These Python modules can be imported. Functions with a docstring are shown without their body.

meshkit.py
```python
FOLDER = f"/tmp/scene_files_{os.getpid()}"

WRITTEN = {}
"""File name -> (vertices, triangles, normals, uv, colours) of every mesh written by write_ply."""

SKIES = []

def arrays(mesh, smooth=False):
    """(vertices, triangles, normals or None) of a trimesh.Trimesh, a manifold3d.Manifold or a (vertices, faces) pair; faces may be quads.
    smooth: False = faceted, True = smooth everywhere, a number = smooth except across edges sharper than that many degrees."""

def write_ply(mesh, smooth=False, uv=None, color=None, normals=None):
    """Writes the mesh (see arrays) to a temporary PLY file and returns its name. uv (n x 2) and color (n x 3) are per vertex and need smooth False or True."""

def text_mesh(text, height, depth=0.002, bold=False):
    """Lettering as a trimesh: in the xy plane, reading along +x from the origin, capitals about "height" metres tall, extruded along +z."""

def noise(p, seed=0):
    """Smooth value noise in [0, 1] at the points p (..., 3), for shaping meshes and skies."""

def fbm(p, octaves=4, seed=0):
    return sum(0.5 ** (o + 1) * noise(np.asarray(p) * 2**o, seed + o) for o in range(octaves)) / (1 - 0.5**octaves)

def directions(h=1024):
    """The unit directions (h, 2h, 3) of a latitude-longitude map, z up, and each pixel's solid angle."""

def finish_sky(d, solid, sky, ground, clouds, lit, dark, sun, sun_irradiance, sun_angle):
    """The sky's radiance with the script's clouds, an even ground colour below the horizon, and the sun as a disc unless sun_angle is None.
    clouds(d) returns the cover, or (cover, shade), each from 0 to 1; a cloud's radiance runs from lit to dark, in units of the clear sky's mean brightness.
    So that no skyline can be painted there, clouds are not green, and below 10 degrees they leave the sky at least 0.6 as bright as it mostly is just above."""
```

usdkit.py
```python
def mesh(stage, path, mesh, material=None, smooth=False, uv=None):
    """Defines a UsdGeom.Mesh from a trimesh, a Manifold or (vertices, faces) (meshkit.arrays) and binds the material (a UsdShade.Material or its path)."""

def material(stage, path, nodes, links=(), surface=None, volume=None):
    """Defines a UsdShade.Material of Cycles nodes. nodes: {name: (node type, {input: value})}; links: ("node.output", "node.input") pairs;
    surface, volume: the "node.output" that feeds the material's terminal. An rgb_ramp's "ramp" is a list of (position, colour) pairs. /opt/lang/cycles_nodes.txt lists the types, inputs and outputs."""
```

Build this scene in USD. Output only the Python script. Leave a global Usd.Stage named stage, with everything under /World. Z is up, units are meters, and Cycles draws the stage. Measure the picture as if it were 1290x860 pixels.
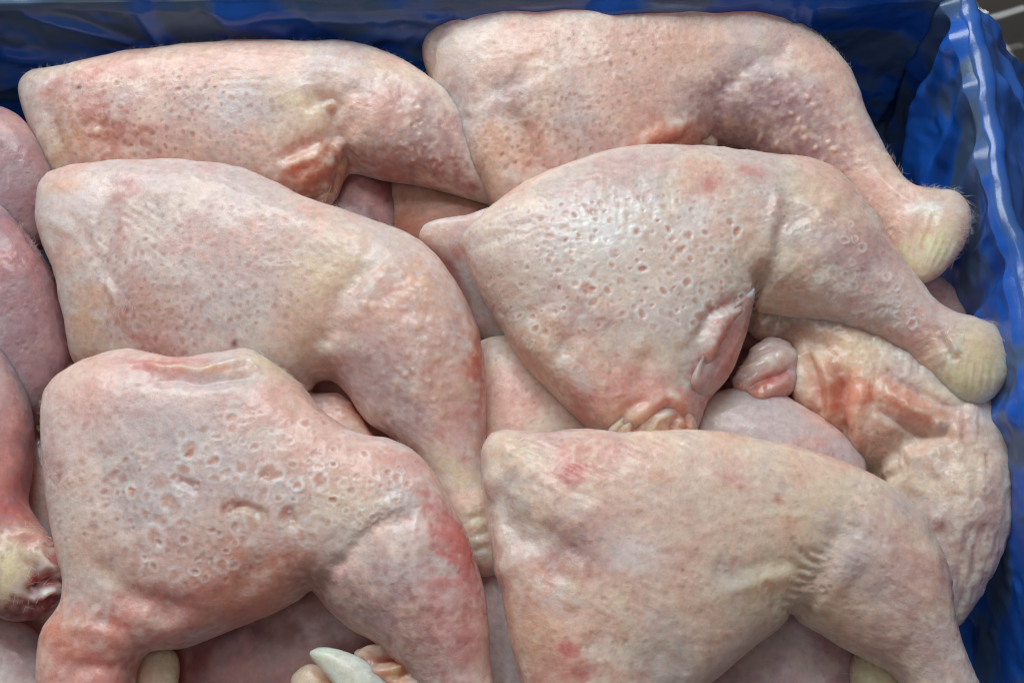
import math, numpy as np, sys
sys.path.insert(0, "/opt/lang")
import usdkit, meshkit
from meshkit import fbm, noise
from pxr import Usd, UsdGeom, UsdLux, UsdShade, Gf, Sdf, Vt
from scipy import sparse, ndimage
from scipy.sparse.linalg import spsolve
from scipy.spatial import cKDTree, Delaunay
from scipy.interpolate import RBFInterpolator, LinearNDInterpolator

stage = Usd.Stage.CreateInMemory()
UsdGeom.SetStageUpAxis(stage, "Z"); UsdGeom.SetStageMetersPerUnit(stage, 1.0)
UsdGeom.Xform.Define(stage, "/World")

# ---------------------------------------------------------------- camera (lengths below are millimetres; the stage is in metres)
TILT, DIST, HALF = math.radians(22), 600.0, math.radians(25)
EYE = np.array([0, -DIST * math.sin(TILT), DIST * math.cos(TILT)])
cam = UsdGeom.Camera.Define(stage, "/World/camera")
cam.AddTranslateOp().Set(Gf.Vec3d(*(EYE / 1000))); cam.AddRotateXOp().Set(math.degrees(TILT))
cam.CreateHorizontalApertureAttr(36.0); cam.CreateFocalLengthAttr(18.0 / math.tan(HALF)); cam.CreateVerticalApertureAttr(24.0)
cam.CreateFStopAttr(0.0); cam.CreateClippingRangeAttr(Gf.Vec2f(0.05, 50))
cam.CreateExposureAttr(0.06)

# ---------------------------------------------------------------- light: a soft ceiling, a fluorescent tube, and an added sheen panel and front fill
def rect(name, pos, look, w, h, inten, col):
    L = UsdLux.RectLight.Define(stage, "/World/" + name)
    m = Gf.Matrix4d(); m.SetLookAt(Gf.Vec3d(*pos), Gf.Vec3d(*look), Gf.Vec3d(0.02, 1, 0.01)); m = m.GetInverse()
    L.AddTransformOp().Set(m); L.CreateWidthAttr(w); L.CreateHeightAttr(h); L.CreateIntensityAttr(inten); L.CreateColorAttr(Gf.Vec3f(*col)); L.CreateNormalizeAttr(False)
rect("ceiling_light", (-0.42, 1.00, 1.12), (0, 0.0, 0), 1.1, 0.65, 8.6, (0.95, 0.99, 1.0))
rect("ceiling_light_001", (0.12, 0.98, 1.75), (0, 0.0, 0), 0.5, 0.35, 9.5, (0.92, 0.985, 1.0))  # window-like panel added to put a sheen on the large pored quarter
rect("tube_light", (-0.42, 0.16, 1.7), (0, 0, 0), 0.05, 1.2, 16.0, (0.92, 0.985, 1.0))
rect("ceiling_light_002", (-0.1, -0.75, 1.9), (0, 0.0, 0), 1.0, 0.5, 2.2, (0.92, 0.985, 1.0))  # unseen front fill, added to brighten the liner on the back wall
dome = UsdLux.DomeLight.Define(stage, "/World/room_ambience")
usdkit.material(stage, "/World/Looks/room_light", {"b": ("background_shader", {"color": (0.95, 0.97, 1.0), "strength": 0.055})}, surface="b.background")
UsdShade.MaterialBindingAPI.Apply(dome.GetPrim()).Bind(UsdShade.Material.Get(stage, "/World/Looks/room_light"))

# ---------------------------------------------------------------- helpers
F_PX = 645.0 / math.tan(HALF); PX = DIST / F_PX          # PX: millimetres per picture unit at the middle of the pile
CT, ST = math.cos(TILT), math.sin(TILT)
def on_plane(p, z):
    """Plan position (mm) at height z of the points whose drawing coordinates are p."""
    p = np.asarray(p, float); x, y = (p[..., 0] - 645) / F_PX, -(p[..., 1] - 430) / F_PX
    d = np.stack([x, y * CT + ST, y * ST - CT], -1); t = (z - EYE[2]) / d[..., 2]
    return (EYE + d * t[..., None])[..., :2]
def drawing(v):
    r = np.asarray(v, float) - EYE; X, Y, Z = r[..., 0], r[..., 1] * CT + r[..., 2] * ST, r[..., 1] * ST - r[..., 2] * CT
    return np.stack([645 + F_PX * X / Z, 430 - F_PX * Y / Z], -1)
def lin(r, g, b):
    c = np.array([r, g, b]) / 255.0
    return np.where(c < 0.04045, c / 12.92, ((c + 0.055) / 1.055) ** 2.4)
def sstep(a, b, x):
    t = np.clip((x - a) / (b - a), 0, 1); return t * t * (3 - 2 * t)
taken = {}
def path_of(name, parent=None):
    base = (parent or "/World") + "/" + name; n = taken.get(base, 0); taken[base] = n + 1
    return base if n == 0 else f"{base}_{n:03d}"
def tag(prim, label=None, category=None, group=None, kind=None):
    for k, v in dict(label=label, category=category, group=group, kind=kind).items():
        if v: prim.SetCustomDataByKey(k, v)
    return prim
def write_mesh(path, v_mm, f, material, normals=None, col=None, extra=None):
    m = UsdGeom.Mesh.Define(stage, path)
    f = np.asarray(f)
    m.CreatePointsAttr(Vt.Vec3fArray.FromNumpy((np.asarray(v_mm) / 1000).astype(np.float32)))
    m.CreateFaceVertexCountsAttr(Vt.IntArray.FromNumpy(np.full(len(f), f.shape[1], np.int32)))
    m.CreateFaceVertexIndicesAttr(Vt.IntArray.FromNumpy(f.astype(np.int32).ravel()))
    m.CreateSubdivisionSchemeAttr("none")
    if normals is not None:
        m.CreateNormalsAttr(Vt.Vec3fArray.FromNumpy(normals.astype(np.float32))); m.SetNormalsInterpolation("vertex")
    pv = UsdGeom.PrimvarsAPI(m)
    if col is not None:
        pv.CreatePrimvar("col", Sdf.ValueTypeNames.Color3fArray, "vertex").Set(Vt.Vec3fArray.FromNumpy(np.clip(col, 0.002, 0.9).astype(np.float32)))
    for k, a in (extra or {}).items():
        pv.CreatePrimvar(k, Sdf.ValueTypeNames.FloatArray, "vertex").Set(Vt.FloatArray.FromNumpy(np.asarray(a, np.float32)))
    UsdShade.MaterialBindingAPI.Apply(m.GetPrim()).Bind(UsdShade.Material.Get(stage, material))
    return m.GetPrim()
def normals_of(v, f):
    n = np.zeros_like(v); a, b, c, d = (v[f[:, k]] for k in range(4))
    fn = np.cross(c - a, d - b)
    for k in range(4):
        for j in range(3): n[:, j] += np.bincount(f[:, k], fn[:, j], len(v))
    return n / np.maximum(np.linalg.norm(n, axis=1, keepdims=True), 1e-12)

# ---------------------------------------------------------------- materials
def skin(name, rough=(0.31, 0.58), sss=0.7, scale=0.0022, spec=0.45, coat=0.28, bump=0.40, fol=0.62):
    usdkit.material(stage, "/World/Looks/" + name, {
        "a": ("attribute", {"attribute": "col"}), "w": ("attribute", {"attribute": "wet"}), "sf": ("attribute", {"attribute": "soft"}), "sw": ("math", {"math_type": "multiply", "value2": sss}), "g": ("texture_coordinate", {}),
        "n1": ("noise_texture", {"scale": 900.0, "detail": 3.0, "roughness": 0.6}),
        "n2": ("noise_texture", {"scale": 260.0, "detail": 4.0, "roughness": 0.6}),
        "n3": ("noise_texture", {"scale": 60.0, "detail": 3.0, "roughness": 0.6}),
        "v": ("voronoi_texture", {"scale": 235.0, "feature": "f1", "randomness": 0.85}), "vf": ("map_range", {"from_min": 0.0, "from_max": 0.42, "to_min": 0.0, "to_max": 1.0, "clamp": True}),
        "n4": ("noise_texture", {"scale": 34.0, "detail": 3.0, "roughness": 0.55}), "vi": ("math", {"math_type": "subtract", "value1": 1.0}), "vp": ("map_range", {"from_min": 0.42, "from_max": 0.62, "to_min": 0.15, "to_max": 1.0, "clamp": True}), "vq": ("math", {"math_type": "multiply"}), "vr": ("map_range", {"from_min": 1.0, "from_max": 0.0, "to_min": 0.0, "to_max": 1.0}), "vz": ("map_range", {"from_min": 0.0, "from_max": 1.0, "to_min": 1.03, "to_max": 0.90}), "b3": ("bump", {"strength": fol, "distance": 0.0006}), "mul2": ("vector_math", {"math_type": "multiply"}),
        "r": ("map_range", {"from_min": 0.3, "from_max": 0.7, "to_min": 0.88, "to_max": 1.10, "clamp": True}),
        "mul": ("vector_math", {"math_type": "multiply"}),
        "rr": ("map_range", {"from_min": 0.35, "from_max": 0.65, "to_min": rough[0], "to_max": rough[1], "clamp": True}),
        "sub": ("math", {"math_type": "multiply", "value2": 0.25}), "rg": ("math", {"math_type": "subtract", "use_clamp": True}),
        "b1": ("bump", {"strength": bump, "distance": 0.0006}), "b2": ("bump", {"strength": bump, "distance": 0.0012}),
        "p": ("principled_bsdf", {"subsurface_scale": scale, "subsurface_radius": (1.0, 0.42, 0.28), "subsurface_method": "random_walk",
              "specular_ior_level": spec, "coat_weight": coat, "coat_roughness": 0.16, "ior": 1.42})},
        [("sf.fac", "sw.value1"), ("sw.value", "p.subsurface_weight"), ("g.object", "n1.vector"), ("g.object", "n2.vector"), ("g.object", "n3.vector"), ("n2.fac", "r.value"), ("a.color", "mul.vector1"), ("r.result", "mul.vector2"),
         ("g.object", "v.vector"), ("v.distance", "vf.value"), ("vf.result", "vr.value"), ("n4.fac", "vp.value"), ("vr.result", "vq.value1"), ("vp.result", "vq.value2"), ("vq.value", "vz.value"), ("g.object", "n4.vector"), ("mul.vector", "mul2.vector1"), ("vz.result", "mul2.vector2"), ("mul2.vector", "p.base_color"), ("vq.value", "vi.value2"), ("vi.value", "b3.height"), ("b2.normal", "b3.normal"), ("n3.fac", "rr.value"), ("w.fac", "sub.value1"), ("rr.result", "rg.value1"), ("sub.value", "rg.value2"), ("rg.value", "p.roughness"),
         ("n1.fac", "b1.height"), ("n2.fac", "b2.height"), ("b1.normal", "b2.normal"), ("b3.normal", "p.normal")], surface="p.BSDF")
    return "/World/Looks/" + name
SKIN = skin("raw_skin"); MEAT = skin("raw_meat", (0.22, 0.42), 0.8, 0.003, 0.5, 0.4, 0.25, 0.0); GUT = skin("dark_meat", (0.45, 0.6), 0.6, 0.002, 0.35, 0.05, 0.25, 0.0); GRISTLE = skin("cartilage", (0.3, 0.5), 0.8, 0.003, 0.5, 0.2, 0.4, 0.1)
usdkit.material(stage, "/World/Looks/feather_hair", {"p": ("principled_bsdf", {"base_color": (0.72, 0.68, 0.60), "roughness": 0.4, "transmission_weight": 0.25})}, surface="p.BSDF")
def film(name, pale, deep, seen, thin, rough):
    usdkit.material(stage, "/World/Looks/" + name, {
        "g": ("texture_coordinate", {}), "w": ("attribute", {"attribute": "layers"}),
        "n": ("noise_texture", {"scale": 38.0, "detail": 4.0, "roughness": 0.6}), "nn": ("noise_texture", {"scale": 420.0, "detail": 3.0}),
        "ad": ("math", {"math_type": "multiply_add", "value2": 0.5}), "mr": ("map_range", {"from_min": 0.25, "from_max": 1.05, "to_min": thin[0], "to_max": thin[1], "clamp": True}),
        "c": ("mix_color", {"a": pale, "b": deep}), "tr": ("transparent_bsdf", {"color": seen}), "b": ("bump", {"strength": 0.12, "distance": 0.0008}),
        "p": ("principled_bsdf", {"roughness": rough, "specular_ior_level": 0.6, "ior": 1.5}), "m": ("mix_closure", {})},
        [("g.object", "n.vector"), ("g.object", "nn.vector"), ("n.fac", "ad.value1"), ("w.fac", "ad.value3"), ("ad.value", "mr.value"), ("w.fac", "c.fac"), ("c.result", "p.base_color"),
         ("nn.fac", "b.height"), ("b.normal", "p.normal"), ("mr.result", "m.fac"), ("tr.BSDF", "m.closure1"), ("p.BSDF", "m.closure2")], surface="m.closure")
    return "/World/Looks/" + name
BLUE = film("blue_polythene", (0.120, 0.210, 0.38), (0.014, 0.105, 0.50), (0.32, 0.45, 0.68), (0.58, 0.97), 0.24)
WRAP = film("clear_plastic", (0.16, 0.16, 0.16), (0.62, 0.63, 0.62), (0.80, 0.80, 0.79), (0.10, 0.92), 0.14)
def matte(name, c1, c2, scale, rough):
    usdkit.material(stage, "/World/Looks/" + name, {"g": ("texture_coordinate", {}), "n": ("noise_texture", {"scale": scale, "detail": 5.0, "roughness": 0.6}),
        "c": ("mix_color", {"a": c1, "b": c2}), "b": ("bump", {"strength": 0.3, "distance": 0.0006}), "p": ("principled_bsdf", {"roughness": rough})},
        [("g.object", "n.vector"), ("n.fac", "c.fac"), ("c.result", "p.base_color"), ("n.fac", "b.height"), ("b.normal", "p.normal")], surface="p.BSDF")
    return "/World/Looks/" + name
CARD = matte("cardboard", (0.30, 0.24, 0.17), (0.42, 0.35, 0.26), 120.0, 0.85)
TABLE = matte("dark_table", (0.030, 0.022, 0.018), (0.060, 0.045, 0.038), 30.0, 0.55)

# ---------------------------------------------------------------- the flesh modeller
def surface_nets(F, org, h):
    """Quad mesh of the zero level of the field F (negative inside) on a grid of step h."""
    s = F < 0
    nx, ny, nz = F.shape
    corner = [(a, b, c) for a in (0, 1) for b in (0, 1) for c in (0, 1)]
    cnt = np.zeros((nx - 1, ny - 1, nz - 1), np.int8)
    for a, b, c in corner: cnt += s[a:nx - 1 + a, b:ny - 1 + b, c:nz - 1 + c]
    I = np.argwhere((cnt > 0) & (cnt < 8))
    vals = np.stack([F[I[:, 0] + a, I[:, 1] + b, I[:, 2] + c] for a, b, c in corner], 1)
    P, W = np.zeros((len(I), 3)), np.zeros(len(I))
    for i, ci in enumerate(corner):
        for j, cj in enumerate(corner):
            if j > i and sum(abs(np.subtract(ci, cj))) == 1:
                x = (vals[:, i] < 0) != (vals[:, j] < 0)
                t = vals[x, i] / (vals[x, i] - vals[x, j])
                P[x] += np.array(ci) + t[:, None] * np.subtract(cj, ci); W[x] += 1
    V = org + (I + P / W[:, None]) * h
    idx = np.full(cnt.shape, -1, np.int32); idx[tuple(I.T)] = np.arange(len(I))
    Q = []
    for ax in range(3):
        o1, o2 = [(1, 2), (2, 0), (0, 1)][ax]
        lo = [slice(None)] * 3; hi = [slice(None)] * 3; lo[ax] = slice(0, -1); hi[ax] = slice(1, None)
        a, b = s[tuple(lo)], s[tuple(hi)]
        E = np.argwhere(a != b)
        E = E[(E[:, o1] > 0) & (E[:, o2] > 0) & (E[:, o1] < F.shape[o1] - 1) & (E[:, o2] < F.shape[o2] - 1)]
        ins = a[tuple(E.T)]
        def cell(d1, d2):
            k = E.copy(); k[:, o1] -= d1; k[:, o2] -= d2; return idx[tuple(k.T)]
        q = np.stack([cell(1, 1), cell(0, 1), cell(0, 0), cell(1, 0)], 1)
        q[~ins] = q[~ins][:, ::-1]; Q.append(q)
    return V, np.vstack(Q)

def seg_dist(p, line):
    """Distance of the points p (n, 2) to a polyline."""
    d = np.full(len(p), 1e9)
    if len(line) == 1: return np.linalg.norm(p - line[0], axis=1)
    for a, b in zip(line[:-1], line[1:]):
        ab = b - a; t = np.clip(((p - a) @ ab) / max(ab @ ab, 1e-9), 0, 1)
        d = np.minimum(d, np.linalg.norm(p - a - t[:, None] * ab, axis=1))
    return d
def smooth_loop(pts, step):
    """Closed Catmull-Rom curve through the points."""
    P = np.asarray(pts, float); out = []; n = len(P)
    for i in range(n):
        a, b, c, d = P[i - 1], P[i], P[(i + 1) % n], P[(i + 2) % n]
        k = max(2, int(np.linalg.norm(c - b) / step)); t = (np.arange(k) / k)[:, None]
        out.append(0.5 * (2 * b + (c - a) * t + (2 * a - 5 * b + 4 * c - d) * t**2 + (3 * b - a - 3 * c + d) * t**3))
    return np.vstack(out)
def inside_poly(p, poly):
    x, y = p[:, 0], p[:, 1]; r = np.zeros(len(p), bool); a = poly; b = np.roll(poly, -1, 0)
    for (x0, y0), (x1, y1) in zip(a, b):
        if y0 != y1:
            k = (y0 > y) != (y1 > y); r ^= k & (x < (x1 - x0) * (y - y0) / (y1 - y0) + x0)
    return r

COLORS = dict(pale=lin(232, 209, 196), pale_b=lin(234, 206, 192), pale_c=lin(224, 207, 194), pale_d=lin(226, 207, 199), pale_e=lin(226, 203, 196), pale_f=lin(232, 209, 190), pink=lin(226, 180, 166), rose=lin(214, 146, 138), red=lin(200, 88, 88), lilac=lin(204, 188, 187), purple=lin(172, 134, 138),
              orange=lin(222, 142, 112), rust=lin(176, 92, 66), yellow=lin(230, 208, 172), olive=lin(216, 196, 168), white=lin(240, 237, 234), mauve=lin(156, 124, 134), cream=lin(236, 218, 178), brown=lin(150, 108, 90),
              grey=lin(196, 188, 184), maroon=lin(120, 48, 52), deep=lin(128, 76, 80), tan=lin(220, 182, 154), black=lin(70, 40, 40), peach=lin(230, 188, 164))  # deep: meat tone darkened to include the shade down in the gaps

class Flesh:
    """One solid of flesh: an outline in plan, swollen to a rounded body, then modelled with ridges, creases, pores and bumps, and coloured."""
    def __init__(s, out, z, cap=30.0, flat=0.64, vox=1.5, seed=0, bottom=0.65, caps=()):
        s.vox, s.seed, s.rng = vox, seed, np.random.default_rng(1000 + seed)
        ctl = np.array(z, float)
        if len(ctl) < 3: s.zc_px = lambda q: np.full(len(q), ctl[0, 2])
        else:
            rb = RBFInterpolator(ctl[:, :2] / 100, ctl[:, 2], kernel="thin_plate_spline", degree=1, smoothing=1e-4)
            s.zc_px = lambda q: rb(np.asarray(q) / 100)
        loop = smooth_loop(out, 4.0); s.loop_px = loop
        poly = on_plane(loop, s.zc_px(loop)); s.poly = poly
        assert poly.min() > -900 and poly.max() < 900; h = vox; m = 4 * h
        lo, hi = poly.min(0) - m, poly.max(0) + m
        nx, ny = (np.ceil((hi - lo) / h)).astype(int) + 1
        s.lo, s.n = lo, (nx, ny)
        X, Y = np.meshgrid(lo[0] + np.arange(nx) * h, lo[1] + np.arange(ny) * h, indexing="ij"); G = np.stack([X.ravel(), Y.ravel()], 1)
        cx, cy = np.arange(0, nx, max(1, int(4 / h))), np.arange(0, ny, max(1, int(4 / h)))
        # centre height
        zz = np.full(len(G), ctl[:, 2].mean())
        Gc = np.stack(np.meshgrid(lo[0] + np.linspace(0, (nx - 1) * h, 40), lo[1] + np.linspace(0, (ny - 1) * h, 40), indexing="ij"), -1).reshape(-1, 2)
        zcs = np.full(len(Gc), ctl[:, 2].mean())
        for _ in range(3): zcs = s.zc_px(drawing(np.column_stack([Gc, zcs])))
        s.zc = ndimage.map_coordinates(zcs.reshape(40, 40), np.stack([G[:, 0] - lo[0], G[:, 1] - lo[1]]) / h / np.array([[nx - 1], [ny - 1]]) * 39, order=1).reshape(nx, ny)
        # exact distance to the outline near it, and a swelling u with laplace(u) = -4
        ins = inside_poly(G, poly).reshape(nx, ny)
        pd, _ = cKDTree(np.vstack([poly + (np.roll(poly, -1, 0) - poly) * k / 6 for k in range(6)])).query(G)
        d = np.where(ins, 1, -1) * pd.reshape(nx, ny)
        k = max(1, int(round(2.2 / h))); di = d[::k, ::k]; H = h * k
        on = di > 0; num = np.full(on.shape, -1); num[on] = np.arange(on.sum()); r, c = np.nonzero(on); N = len(r)
        rows, cols, dat, rhs = [np.arange(N)], [np.arange(N)], [np.full(N, 4.0)], np.full(N, 4.0 * H * H)
        for a, b in ((1, 0), (-1, 0), (0, 1), (0, -1)):
            j = num[r + a, c + b]; g = j >= 0; rows.append(np.nonzero(g)[0]); cols.append(j[g]); dat.append(np.full(g.sum(), -1.0))
        u = np.zeros(on.shape); u[on] = spsolve(sparse.csr_matrix((np.concatenate(dat), (np.concatenate(rows), np.concatenate(cols))), shape=(N, N)), rhs)
        w = (di > 0.8 * H).astype(float); g = np.where(w > 0, u / np.maximum(di, 1e-6), 0)
        for sg in (1.0, 2.5, 6.0):
            gw, ww = ndimage.gaussian_filter(g * w, sg), ndimage.gaussian_filter(w, sg)
            g = np.where(w > 0, g, np.where(ww > 1e-3, gw / np.maximum(ww, 1e-9), 0)); w = np.maximum(w, ww > 1e-3)
        gg = ndimage.map_coordinates(ndimage.gaussian_filter(g, 0.8), np.indices((nx, ny)) / k, order=1, mode="nearest")
        U = d * np.maximum(gg, 2.0) * flat**2
        capf = np.full((nx, ny), float(cap))
        if True:
            cap *= 1.4; capf = capf * 1.4; num_, den = capf * 1.0, np.ones((nx, ny))
            for (x, y, rad, val) in caps:
                q = on_plane(np.array([[x, y]]), ctl[:, 2].mean())[0]
                wgt = 6 * np.exp(-((X - q[0])**2 + (Y - q[1])**2) / (rad * PX)**2); num_ += wgt * val * 1.4; den += wgt
            capf = num_ / den
        T = np.where(U > 0, capf * np.tanh(np.sqrt(np.maximum(U, 0)) / capf), 0)
        s.T = T; s.bottom = bottom
        s.U = np.where(U > 0, T**2, U)
    def sample(s, A, q):
        return ndimage.map_coordinates(A, ((np.asarray(q) - s.lo) / s.vox).T, order=1, mode="nearest")
    def on(s, pts):
        """Plan positions of the points of the upper surface that the drawing shows at pts."""
        pts = np.atleast_2d(np.asarray(pts, float)); z = s.zc_px(pts)
        for _ in range(4):
            q = on_plane(pts, z); z = 0.4 * z + 0.6 * (s.sample(s.zc, q) + s.sample(s.T, q))
        return on_plane(pts, z)
    def mesh(s, strokes=(), rough=0.35, grain=None, lumps=0.8):
        h, (nx, ny) = s.vox, s.n
        zmin, zmax = (s.zc - s.T * s.bottom).min() - 3 * h, (s.zc + s.T).max() + 3 * h
        Z = zmin + np.arange(int((zmax - zmin) / h) + 2) * h
        D = (Z[None, None, :] - s.zc[..., None]).astype(np.float32)
        D = np.where(D < 0, D / s.bottom, D)
        F = D * D - s.U[..., None].astype(np.float32)
        V, Q = surface_nets(F, np.array([s.lo[0], s.lo[1], zmin]), h)
        # even out the small steps of the grid
        e = np.vstack([Q[:, [0, 1]], Q[:, [1, 2]], Q[:, [2, 3]], Q[:, [3, 0]]])
        A = sparse.csr_matrix((np.ones(len(e)), (e[:, 0], e[:, 1])), shape=(len(V), len(V))); A = ((A + A.T) > 0).astype(float)
        M = sparse.diags(1 / np.asarray(A.sum(1)).ravel()) @ A
        for lam in (0.5, -0.52, 0.5, -0.52, 0.4): V = V + lam * (M @ V - V)
        N = normals_of(V, Q); s.flatV = V.copy()
        up = sstep(-0.35, 0.25, N[:, 2]); xy = V[:, :2]
        disp = np.zeros(len(V)); sd = s.seed * 7.3
        disp += lumps * (fbm(V / 26 + sd, 3, s.seed) - 0.5) * 2 + rough * (fbm(V / 6.5 + sd, 3, s.seed + 5) - 0.5)
        if grain:
            ang, amp, ln, wd = grain; a = math.radians(ang); ca, sa = math.cos(a), math.sin(a)
            R = np.column_stack([(xy @ [ca, sa]) / ln, (xy @ [-sa, ca]) / wd, V[:, 2] / ln]); disp += amp * (fbm(R + sd, 3, s.seed + 9) - 0.5) * sstep(0.4, 0.6, fbm(V / 18 + 3, 2, s.seed + 2))*1.6
        w2 = fbm(np.column_stack([V[:, 0] / 3 + 2.0 * fbm(V / 14, 2, s.seed + 61), V[:, 1] / 11, V[:, 2] / 6]), 3, s.seed + 62); w3 = fbm(np.column_stack([V[:, 0] / 10, V[:, 1] / 2.6 + 2.5 * fbm(V / 16, 2, s.seed + 63), V[:, 2] / 6]), 3, s.seed + 64)
        sel = sstep(0.42, 0.58, fbm(V / 22 + 4, 2, s.seed + 65)); disp += rough * 0.9 * ((w2 - 0.5) * sel + (w3 - 0.5) * (1 - sel))
        for st in strokes:
            pts, wid, amp = st[0], st[1] * PX, st[2] * PX; line = s.on(pts)
            if len(pts) > 2: line = np.vstack([0.5 * (2*b + (c-a)*t + (2*a-5*b+4*c-d)*t*t + (3*b-a-3*c+d)*t**3) for a, b, c, d in zip(np.vstack([line[:1], line[:-2]]), line[:-1], line[1:], np.vstack([line[2:], line[-1:]])) for t in np.linspace(0, 1, 4)])
            k = np.nonzero(((xy > line.min(0) - 2.6 * wid) & (xy < line.max(0) + 2.6 * wid)).all(1))[0]
            if not len(k): continue
            wob = xy[k] + (np.stack([noise(np.column_stack([xy[k] / 9, np.full(len(k), 1.0 + i)]), s.seed + 31 + i) for i in (0, 1)], 1) - 0.5) * 0.8 * wid
            x = seg_dist(wob, line) / wid
            end = 1.0
            if len(pts) > 1:   # fade towards both ends
                e2 = np.minimum(np.linalg.norm(xy[k] - line[0], axis=1), np.linalg.norm(xy[k] - line[-1], axis=1)); L = np.linalg.norm(np.diff(line, axis=0), axis=1).sum()
                end = 0.25 + 0.75 * sstep(0, 0.22 * L, e2)
            disp[k] += amp * np.exp(-x * x) * end
        s.V, s.Q, s.N0, s.disp, s.up = V, Q, N, disp, up
        return s
    def spots(s, regions):
        """Pores, goose bumps and feather dots scattered over soft ellipses: (x, y, rx, ry, angle, kind, spacing, size, strength), in drawing units."""
        xy = s.V[:, :2]; s.tint = []
        for (x, y, rx, ry, ang, kind, spc, size, stg) in regions:
            c = s.on([[x, y]])[0]; a = math.radians(-ang); ca, sa = math.cos(a), math.sin(a); rx, ry, sp, sz = rx * PX, ry * PX, spc * PX, size * PX
            cnt = int(math.pi * rx * ry / (sp * sp) * 2.2); cand = s.rng.uniform(-1, 1, (cnt * 2, 2)) * [rx, ry]
            need = sp * (0.55 + 0.5 * s.rng.random(len(cand))); order = []; tree = cKDTree(cand); dead = np.zeros(len(cand), bool)
            for q in range(len(cand)):
                if dead[q]: continue
                order.append(q); dead[[o for o in tree.query_ball_point(cand[q], need[q]) if o > q]] = True
            g = cand[order]
            e = (g[:, 0] / rx)**2 + (g[:, 1] / ry)**2
            keep = e < 1; g, e = g[keep], e[keep]
            if not len(g): continue
            pts = np.column_stack([g[:, 0] * ca - g[:, 1] * sa, g[:, 0] * sa + g[:, 1] * ca]) + c
            amp = sstep(1.0, 0.15, e) * (0.35 + 0.9 * s.rng.random(len(g))) * stg * 1.15 * (0.4 + 1.2 * noise(np.column_stack([pts / 11, np.zeros(len(pts))]), s.seed + 77))
            if kind == "dot": amp = sstep(1.0, 0.3, e) * (0.6 + 0.4 * s.rng.random(len(g))) * stg * (0.5 + 0.7 * noise(np.column_stack([pts / 14, np.zeros(len(pts))]), s.seed + 77))
            rad = (1.2 if kind == "dot" else 1.0) * sz * (0.42 + 0.62 * s.rng.random(len(g))**2.0); el = 0.75 + 0.6 * s.rng.random(len(g)); th = s.rng.random(len(g)) * math.pi
            dist, i = cKDTree(pts).query(xy, distance_upper_bound=2.4 * sz); k = np.nonzero(np.isfinite(dist))[0]; i = i[k]
            dv = xy[k] - pts[i]; ct, st_ = np.cos(th[i]), np.sin(th[i]); du, dw = dv[:, 0] * ct + dv[:, 1] * st_, -dv[:, 0] * st_ + dv[:, 1] * ct
            dv_ = np.hypot(du * el[i], dw / el[i]) / rad[i]
            wob = 1 + 0.35 * (noise(np.column_stack([xy[k] / 1.6, np.zeros(len(k))]), s.seed + 3) - 0.5); dv_ = dv_ * wob
            core = np.exp(-(dv_ / 0.75)**4); ring = np.exp(-((dv_ - 1.15) / 0.33)**2); A = amp[i]
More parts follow.
